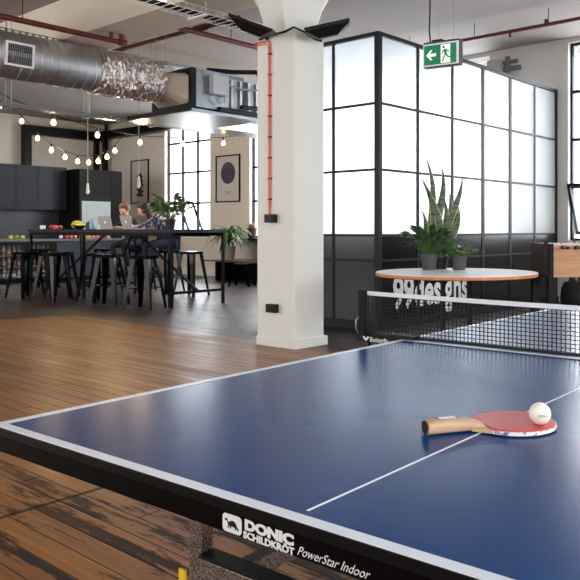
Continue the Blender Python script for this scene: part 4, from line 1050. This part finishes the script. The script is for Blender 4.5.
stools = [
 (6.0, 12.35, 12, 'black metal stool at the left end of the near side of the bar table'),
 (5.95, 11.35, 20, 'black metal stool on the near side standing furthest out from the bar table'),
 (6.38, 11.85, 40, 'black metal stool on the near side pushed in between the two leftmost stools'),
 (6.35, 10.75, 8, 'black metal stool on the near side beside the middle table leg'),
 (6.15, 10.05, 30, 'black metal stool on the near side in front of the person in dark clothes'),
 (6.2, 9.22, 24, 'black metal stool on the near side closest to the column end'),
 (7.92, 10.42, 15, 'empty black metal stool on the far side past the end leg'),
 (7.98, 11.18, 5, 'black metal stool under the person in the patterned shirt'),
 (7.98, 12.05, 10, 'black metal stool under the person in dark clothes'),
 (7.1, 13.9, 35, 'black metal stool past the left end of the bar table'),
 (7.98, 13.2, 18, 'empty black metal stool on the far side left of the people'),
]
for i, (x, y, a, lb) in enumerate(stools):
    if i == 0: o = stool0; o.location = (x, y, 0); o.rotation_euler = (0, 0, R(a)); o['label'] = lb; o['group'] = 'stools around the bar table'
    else: dup(stool0, (x, y, 0), R(a), lb, 'stools around the bar table')
ls = make_stool(0.45, 'low_stool'); ls.location = (9.95, 11.45, 0); ls.rotation_euler = (0, 0, R(30)); ls['label'] = 'low black metal stool in front of the low bench by the far wall'

# laptops
def laptop(label, x, y, rz, s=1.0, tilt=15):
    t = thing('laptop', label, 'laptop', (x, y, 1.136), rz)
    M_al = mat('aluminium', (186, 180, 174), 0.45)
    MB().box(-0.0, 0.22, -0.16, 0.16, 0, 0.014, bevel=0.003).build('base', M_al, t)
    MB().box(0.03, 0.13, -0.14, 0.14, 0.014, 0.0155).build('keyboard', M_plastic, t)
    m = Matrix.Translation((0, 0, 0.012)) @ Matrix.Rotation(-R(tilt), 4, 'Y')
    MB().box(-0.008, 0.0, -0.16, 0.16, 0.0, 0.225, mtx=m).build('lid', M_al, t)
    MB().box(0.0, 0.001, -0.15, 0.15, 0.012, 0.215, mtx=m).build('screen', mat('laptop_screen', (190, 205, 220), 0.3, emit=(190, 210, 230), estr=0.7), t)
    lg = MB()
    pm = m @ frame_mtx((-0.0082, 0, 0.115), (0, -1, 0), (0, 0, 1))
    lg.prism([(0.016*math.cos(a)*(1-0.25*(1 if abs(a-0.2) < 0.45 else 0)), 0.017*math.sin(a)) for a in [2*PI*k/16 for k in range(16)]], 0, 0.0012, pm)
    lg.prism([(0.001, 0.019), (0.007, 0.023), (0.008, 0.030), (0.002, 0.026)], 0, 0.0012, pm)
    lg.build('lid_emblem', mat('lit_emblem', (250, 250, 250), 0.3, emit=(255, 255, 255), estr=0.8), t)
laptop('open silver laptop before the person in dark clothes, left of the other', 7.12, 11.72, R(8))
laptop('open silver laptop between the two people, lid toward the camera', 7.02, 10.92, R(-4))
# small items on the bar table: jug, cup, vase
def item(name, label, cat, prof, m, p, n=14):
    o = MB().lathe(prof, n).build(name, m, smooth=True); o.location = p; return tag(o, label, cat)
item('glass_jug', 'pale blue glass jug on the bar table in front of the steel fridge', 'jug', [(0.045, 0), (0.055, 0.02), (0.05, 0.12), (0.035, 0.15), (0.042, 0.18)], mat('pale_blue_glass', (150, 176, 196), 0.15), (7.1, 12.15, 1.136))
item('paper_cup', 'small white cup on the bar table beside the blue jug', 'cup', [(0.028, 0), (0.036, 0.09)], M_white, (7.15, 11.98, 1.136))
bw = thing('fruit_bowl', 'low black bowl of yellow fruit on the bar table left of the jug', 'bowl', (7.2, 12.75, 1.136))
MB().lathe([(0.05, 0), (0.11, 0.05), (0.12, 0.07), (0.11, 0.065), (0.045, 0.012)], 18, cap=False).build('bowl', M_plastic, bw, smooth=True)
for k, (dx, dy) in enumerate(((0.0, 0.05), (0.04, -0.03), (-0.05, -0.02))):
    fruit(('lemon', 'yellow'), (7.2+dx, 12.75+dy, 1.136+0.03), 0.04, 'yellow lemon in the black bowl on the bar table, %s' % ['leftmost of three', 'rightmost of three', 'front one of three'][k])
item('cereal_canister', 'dark round canister on the bar table between the bowl and the jug', 'canister', [(0.06, 0), (0.062, 0.01), (0.062, 0.11), (0.05, 0.125), (0.02, 0.14)], mat('dark_olive', (40, 42, 34), 0.5), (7.2, 12.42, 1.136))
for nm, col_, x_, y_, r_, lb in (('apple', 'red', 6.62, 12.66, 0.045, 'red apple on the bar table, leftmost fruit on the table top'), ('apple', 'pink', 6.62, 12.53, 0.042, 'pink apple on the bar table beside the leftmost red one'), ('apple', 'red', 6.64, 12.41, 0.04, 'red apple on the bar table at the right of the three apples')):
    fruit((nm, col_), (x_, y_, 1.136), r_, lb)
item('white_cup', 'white cup at the left end of the bar table by the apples', 'cup', [(0.03, 0), (0.045, 0.01), (0.05, 0.07)], M_white, (6.62, 12.98, 1.136))
item('green_melon', 'large yellow green melon on the bar table next to the black bowl', 'fruit', [(0.01, 0), (0.09, 0.03), (0.11, 0.09), (0.07, 0.15), (0.01, 0.165)], mat('melon_skin', (160, 160, 50), 0.5), (7.3, 13.02, 1.136))
pv = thing('herb_jar', 'small green sprig in a clear jar on the bar table between the laptops', 'plant', (7.36, 11.36, 1.136))
MB().lathe([(0.03, 0), (0.034, 0.01), (0.034, 0.09), (0.028, 0.10)], 12).build('jar', mat('pale_jar', (190, 200, 200), 0.1), pv, smooth=True)
bushy(pv, 0.09, 22, 0.07, 0.03, 0.7, mat('sage_leaf', (110, 130, 110), 0.5), rnd, 0.08, 0.8, 0.9, 0.015)
# big potted plant on the bar table
pb = thing('potted_plant', 'spreading green peace lily in a dark pot on the bar table', 'plant', (7.05, 9.80, 1.136))
pot(pb, 0.062, 0.09, 0.16, M_potb)
bushy(pb, 0.15, 80, 0.20, 0.07, 0.75, M_leaf, rnd, 0.24, 1.3, 0.95)

# ------------------------------------------------------------------ people
def skin_obj(name, verts, edges, radii, m, parent, root=0, sub=2):
    me = bpy.data.meshes.new(name); me.from_pydata([tuple(v) for v in verts], edges, []); me.update()
    o = bpy.data.objects.new(name, me); C.objects.link(o); o.parent = parent
    md = o.modifiers.new('skin', 'SKIN'); md.use_smooth_shade = True
    sv = me.skin_vertices[0].data
    for i, r in enumerate(radii):
        rr = r if isinstance(r, tuple) else (r, r)
        sv[i].radius = rr; sv[i].use_root = (i == root)
    s = o.modifiers.new('subdivision', 'SUBSURF'); s.levels = sub; s.render_levels = sub
    me.materials.append(m)
    return o
def apply_mods(o):
    bpy.context.view_layer.update()
    me = bpy.data.meshes.new_from_object(o.evaluated_get(bpy.context.evaluated_depsgraph_get()))
    old = o.data; o.modifiers.clear(); o.data = me; bpy.data.meshes.remove(old)
    for p in me.polygons: p.use_smooth = True
def chain_obj(name, chains, m, parent, sub=1):
    """chains: list of [(pos, radius), ...]; the first point of the first chain is the root; points with equal positions are shared"""
    V = []; E_ = []; Rr = []; key = {}
    for ch in chains:
        prev = None
        for p, r in ch:
            k = (round(p[0], 4), round(p[1], 4), round(p[2], 4))
            if k not in key: key[k] = len(V); V.append(p); Rr.append(r)
            i = key[k]
            if prev is not None and prev != i: E_.append((prev, i))
            prev = i
    o = skin_obj(name, V, E_, Rr, m, parent, 0, sub); apply_mods(o); return o
def person(label, loc, rz, J, top_m, leg_m, hair_m, long_hair):
    """J: joints in local coordinates; local -x is the direction the person faces"""
    t = thing('person', label, 'person', loc, rz)
    V = lambda k: Vector(J[k])
    arms = []
    for s in ('l', 'r'):
        arms.append([(V('chest'), 0.12), (V('sh_'+s), 0.055), (V('el_'+s), 0.040), (V('wr_'+s), 0.025), (V('ha_'+s), (0.034, 0.020))])
    legs = [[(V('pelvis'), 0.13), (V('hip_'+s), 0.085), (V('kn_'+s), 0.055), (V('an_'+s), 0.036), (V('to_'+s), 0.030)] for s in ('l', 'r')]
    body = [[(V('pelvis'), 0.13), (V('waist'), 0.115), (V('chest'), 0.12), (V('neck'), 0.05), (V('head0'), 0.055)]] + legs + arms
    for s in ('l', 'r'):
        h = V('ha_'+s); d = (h - V('wr_'+s)).normalized(); sd = d.cross(Vector((0, 0, 1))).normalized(); sg = 1 if s == 'l' else -1
        for q, (o_, L) in enumerate(((-0.028, 0.065), (-0.009, 0.075), (0.010, 0.070), (0.027, 0.055))):
            a = h + sd*o_; b = a + d*L*0.55 + Vector((0, 0, -0.002)); c_ = b + d*L*0.4 + Vector((0, 0, -0.018))
            body.append([(h, (0.034, 0.020)), (a+d*0.012, 0.009), (b, 0.0085), (c_, 0.007)])
        tb_ = h - d*0.03 + sd*0.03*sg*-1
        body.append([(V('wr_'+s), 0.025), (tb_, 0.011), (tb_ + d*0.035 + sd*0.012*-sg, 0.009)])
    bo = chain_obj('body', body, M_skin, t)
    # head with face, joined onto the same continuous figure's neck
    hc = V('head'); fd = Vector(J['face']).normalized(); upv = (Vector(J.get('crown', (0, 0, 1))) ); upv = (upv - fd*upv.dot(fd)).normalized(); sd = upv.cross(fd)
    hm = Matrix((fd, sd, upv)).transposed().to_4x4(); hm.translation = hc
    hd = MB(); hd.sphere((0, 0, 0), 0.1, 0.95, 0.76, 1.16, seg=20)
    for v in hd.bm.verts:
        if v.co.z < -0.03: v.co.y *= 0.82; v.co.x = v.co.x*0.9+0.012
    hd.sphere((0.1, 0, -0.015), 0.017, 1.2, 0.8, 1.6, seg=8)
    for s in (-1, 1): hd.sphere((0.0, s*0.078, -0.01), 0.022, 0.9, 0.4, 1.4, seg=8)
    bmesh.ops.transform(hd.bm, matrix=hm, verts=hd.bm.verts)
    ho = hd.build('head', M_skin, t, smooth=True)
    for s in (-1, 1):
        ey = MB().sphere((0.086, s*0.032, 0.010), 0.010, seg=8)
        bmesh.ops.transform(ey.bm, matrix=hm, verts=ey.bm.verts); ey.build('eye', M_plastic, t)
    mo = MB().sphere((0.086, 0, -0.055), 0.02, 0.4, 1.0, 0.3, seg=8); bmesh.ops.transform(mo.bm, matrix=hm, verts=mo.bm.verts); mo.build('mouth', mat('lips', (150, 80, 76), 0.5), t)
    hr = MB(); hr.sphere((-0.018, 0, 0.028), 0.112, 1.0, 0.84, 1.05, seg=20)
    for v in hr.bm.verts:
        if v.co.x > 0.04 and v.co.z < 0.065: v.co.x = 0.03
        if v.co.z < -0.02 and not long_hair: v.co.z = -0.02 - (v.co.z+0.02)*-0.4; v.co.y *= 0.9
    if long_hair:
        for k in range(9):
            a = -1.3 + 2.6*k/8; b = Vector((-0.06*math.cos(a)-0.02, 0.088*math.sin(a), 0.0))
            hr.tube([b, b + Vector((-0.01, 0.01*math.sin(a), -0.12)), b + Vector((0.03, 0, -0.26))], [0.035, 0.034, 0.012], 8)
    bmesh.ops.transform(hr.bm, matrix=hm, verts=hr.bm.verts); hr.build('hair', hair_m, t, smooth=True)
    # clothing
    top = [[(V('pelvis')+Vector((0, 0, 0.06)), 0.150), (V('waist'), 0.138), (V('chest'), 0.145), (V('chest').lerp(V('neck'), 0.9), 0.062)]]
    for s in ('l', 'r'): top.append([(V('chest'), 0.145), (V('sh_'+s), 0.072), (V('el_'+s), 0.056), (V('el_'+s).lerp(V('wr_'+s), 0.85), 0.040)])
    chain_obj('shirt', top, top_m, t)
    tr = []
    for s in ('l', 'r'): tr.append([(V('pelvis'), 0.150), (V('hip_'+s), 0.100), (V('kn_'+s), 0.070), (V('kn_'+s).lerp(V('an_'+s), 0.92), 0.050)])
    chain_obj('trousers', tr, leg_m, t)
    for s in ('l', 'r'):
        a, b = V('an_'+s), V('to_'+s)
        MB().tube([a + (a-b)*0.35 + Vector((0, 0, -0.03)), a + Vector((0, 0, -0.02)), a.lerp(b, 0.6), b + (b-a)*0.3], [0.03, 0.046, 0.042, 0.026], 10).build('shoe', M_plastic, t, smooth=True)
    return t
def plaid():
    m = bpy.data.materials.new('patterned_shirt'); m.use_nodes = True; g = NT(m); b = m.node_tree.nodes['Principled BSDF']
    tc = g.n('ShaderNodeTexCoord'); n = g.n('ShaderNodeTexNoise'); n.inputs['Scale'].default_value = 16; g.l(tc.outputs['Object'], n.inputs['Vector'])
    c = g.mix(g.ramp(n.outputs['Fac'], 0.50, 0.60), lin((50, 58, 84)), lin((190, 194, 206)))
    n2 = g.n('ShaderNodeTexNoise'); n2.inputs['Scale'].default_value = 9; g.l(tc.outputs['Object'], n2.inputs['Vector'])
    c = g.mix(g.ramp(n2.outputs['Fac'], 0.62, 0.68), c, lin((120, 60, 64)))
    g.l(c, b.inputs['Base Color']); b.inputs['Roughness'].default_value = 0.8; return m
# person in dark clothes: behind the table, bent over the laptop, head turned to the other person
J1 = dict(pelvis=(0.0, 0, 0.93), waist=(-0.05, 0, 1.03), chest=(-0.17, -0.02, 1.22), neck=(-0.26, -0.04, 1.35), head0=(-0.30, -0.05, 1.42), head=(-0.33, -0.06, 1.48),
          face=(-0.85, -0.25, -0.45), crown=(-0.3, 0, 1),
          sh_l=(-0.18, -0.19, 1.26), sh_r=(-0.18, 0.17, 1.26), el_l=(-0.30, -0.27, 1.12), el_r=(-0.32, 0.27, 1.17), wr_l=(-0.52, -0.20, 1.175), wr_r=(-0.53, 0.20, 1.175), ha_l=(-0.60, -0.17, 1.172), ha_r=(-0.61, 0.17, 1.172),
          hip_l=(-0.04, -0.10, 0.90), hip_r=(-0.04, 0.10, 0.90), kn_l=(-0.42, -0.16, 0.86), kn_r=(-0.42, 0.20, 0.84), an_l=(-0.28, -0.14, 0.40), an_r=(-0.30, 0.17, 0.38), to_l=(-0.42, -0.14, 0.34), to_r=(-0.44, 0.18, 0.33))
person('person with short brown hair in dark clothes bent over a laptop at the bar table', (8.0, 12.12, 0), R(2), J1, mat('black_knit', (24, 28, 34), 0.85), mat('dark_denim', (26, 30, 42), 0.8), mat('brown_hair', (96, 62, 42), 0.6, noise=0.3, nscale=40), False)
J2 = dict(pelvis=(0.0, 0.0, 0.93), waist=(-0.05, 0.05, 1.12), chest=(-0.14, 0.15, 1.30), neck=(-0.24, 0.28, 1.40), head0=(-0.27, 0.33, 1.44), head=(-0.30, 0.37, 1.48),
          face=(-0.75, 0.55, -0.45), crown=(-0.2, 0.3, 1),
          sh_l=(-0.25, 0.01, 1.32), sh_r=(-0.05, 0.28, 1.31), el_l=(-0.46, 0.06, 1.185), el_r=(-0.30, 0.42, 1.18), wr_l=(-0.53, 0.28, 1.172), wr_r=(-0.50, 0.50, 1.172), ha_l=(-0.56, 0.36, 1.170), ha_r=(-0.57, 0.54, 1.170),
          hip_l=(-0.03, -0.10, 0.91), hip_r=(-0.03, 0.10, 0.91), kn_l=(-0.40, -0.08, 0.86), kn_r=(-0.38, 0.22, 0.84), an_l=(-0.28, -0.06, 0.42), an_r=(-0.28, 0.20, 0.40), to_l=(-0.42, -0.06, 0.36), to_r=(-0.42, 0.22, 0.35))
person('person with long dark hair in a patterned shirt and jeans leaning toward their neighbour', (8.0, 11.14, 0), R(-3), J2, plaid(), mat('blue_denim', (34, 44, 70), 0.8), mat('dark_brown_hair', (30, 18, 14), 0.7, noise=0.3, nscale=40), True)

# ------------------------------------------------------------------ posters on the far wall
def poster(label, yl, yr, z0, z1, art):
    t = thing('framed_poster', label, 'poster', (11.70, (yl+yr)/2, z0))
    hw = (yl-yr)/2; h = z1-z0; e = 0.028
    f = MB()
    for (a, b, c_, d) in ((-hw, hw, 0, e), (-hw, hw, h-e, h), (-hw, -hw+e, e, h-e), (hw-e, hw, e, h-e)): f.box(-0.035, -0.001, a, b, c_, d)
    f.build('frame', M_blk, t)
    MB().box(-0.012, -0.001, -hw+e, hw-e, e, h-e).build('print', mat('poster_paper', (204, 196, 190), 0.5), t)
    art(t, hw, h)
def art1(t, hw, h):
    m = frame_mtx((-0.0125, 0, 0), (0, -1, 0), (0, 0, 1)); a = MB(); rr = random.Random(2)
    for k in range(26):
        z = h*0.18 + h*0.5*k/26; a.prism(ell(rr.uniform(-0.06, 0.06), z, rr.uniform(0.05, 0.14), rr.uniform(0.03, 0.05), 8), 0, 0.001+0.0001*k, m)
    a.build('dark_figure', mat('dark_ink', (48, 42, 40), 0.6, noise=0.5, nscale=20), t)
def art2(t, hw, h):
    m = frame_mtx((-0.0125, 0, 0), (0, -1, 0), (0, 0, 1))
    MB().prism(ell(0, h*0.62, hw*0.60, hw*0.60, 36), 0, 0.001, m).build('dark_disc', mat('blue_grey_ink', (72, 70, 88), 0.4, noise=0.5, nscale=4), t)
    b = MB()
    for k in range(3): b.prism([(-0.12+0.02*k, h*0.225-0.03*k), (0.12-0.02*k, h*0.225-0.03*k), (0.12-0.02*k, h*0.235-0.03*k), (-0.12+0.02*k, h*0.235-0.03*k)], 0, 0.001, m)
    b.build('caption', mat('caption_ink', (130, 124, 120), 0.6), t)
poster('black framed poster of a dark stacked figure left of the first window', 18.02, 17.20, 1.84, 3.02, art1)
poster('black framed poster of a dark planet disc between the two windows', 14.40, 13.52, 1.79, 2.92, art2)

# low bench, plants and stool by the far wall
lb_ = thing('low_bench', 'low dark bench with a timber top under the far windows', 'bench', (11.0, 12.6, 0))
MB().box(-0.35, 0.40, -2.4, 1.0, 0.42, 0.46).build('top', wood('brown_bench_timber', (96, 74, 58), (122, 98, 78), 1, 0.4), lb_)
MB().box(-0.30, 0.38, 0.55, 0.62, 0, 0.42).box(-0.30, 0.38, -2.3, -2.23, 0, 0.42).box(0.30, 0.38, -2.23, 0.55, 0, 0.42).build('base', M_cabd, lb_)
pf = thing('potted_plant', 'arching dracaena in a pale pot on the low bench by the far wall', 'plant', (10.95, 13.05, 0.461))
pot(pf, 0.11, 0.15, 0.30, mat('pale_grey_pot', (150, 148, 146), 0.6))
mb = MB(); rr = random.Random(8)
for k in range(60):
    a = rr.uniform(0, 2*PI); el = rr.uniform(0.5, 2.2)
    mb.leaf((0.02*math.cos(a), 0.02*math.sin(a), 0.32 + rr.uniform(0, 0.28)), (math.cos(a), math.sin(a), el), rr.uniform(0.45, 0.68), 0.055, rr.uniform(2.2, 3.6), n=9)
mb.build('foliage', M_leaf, pf, smooth=True)
MB().tube([(0, 0, 0.25), (0.01, 0, 0.65)], 0.02, 8).build('stem', M_soil, pf)
sh = tag(MB().box(11.15, 11.69, 11.3, 13.28, 0.90, 0.935).build('window_shelf', M_blk), 'thin black shelf under the far right window', 'shelf')
pw_ = thing('potted_plant', 'small cactus in a brown pot on the black window shelf', 'plant', (11.4, 12.78, 0.936))
MB().lathe([(0.08, 0), (0.11, 0.20), (0.12, 0.20), (0.12, 0.23), (0.10, 0.23)], 20).build('pot', mat('brown_pot', (82, 58, 50), 0.6), pw_, smooth=True)
MB().sphere((0, 0, 0.27), 0.085, sz=0.8).sphere((0.06, 0.02, 0.33), 0.04).build('cactus', mat('cactus_flesh', (120, 110, 80), 0.7), pw_, smooth=True)
# warm lamp glow over the bar comes from the bulbs; one small real light per string bulb pair
for p in (sA[3], sA[8], sB[3]):
    l = bpy.data.lights.new('bulb_glow', 'POINT'); l.energy = 30; l.color = (1, 0.72, 0.42); l.shadow_soft_size = 0.06
    o = bpy.data.objects.new('bulb_glow', l); C.objects.link(o); o.location = (p[0], p[1], p[2]-0.22)
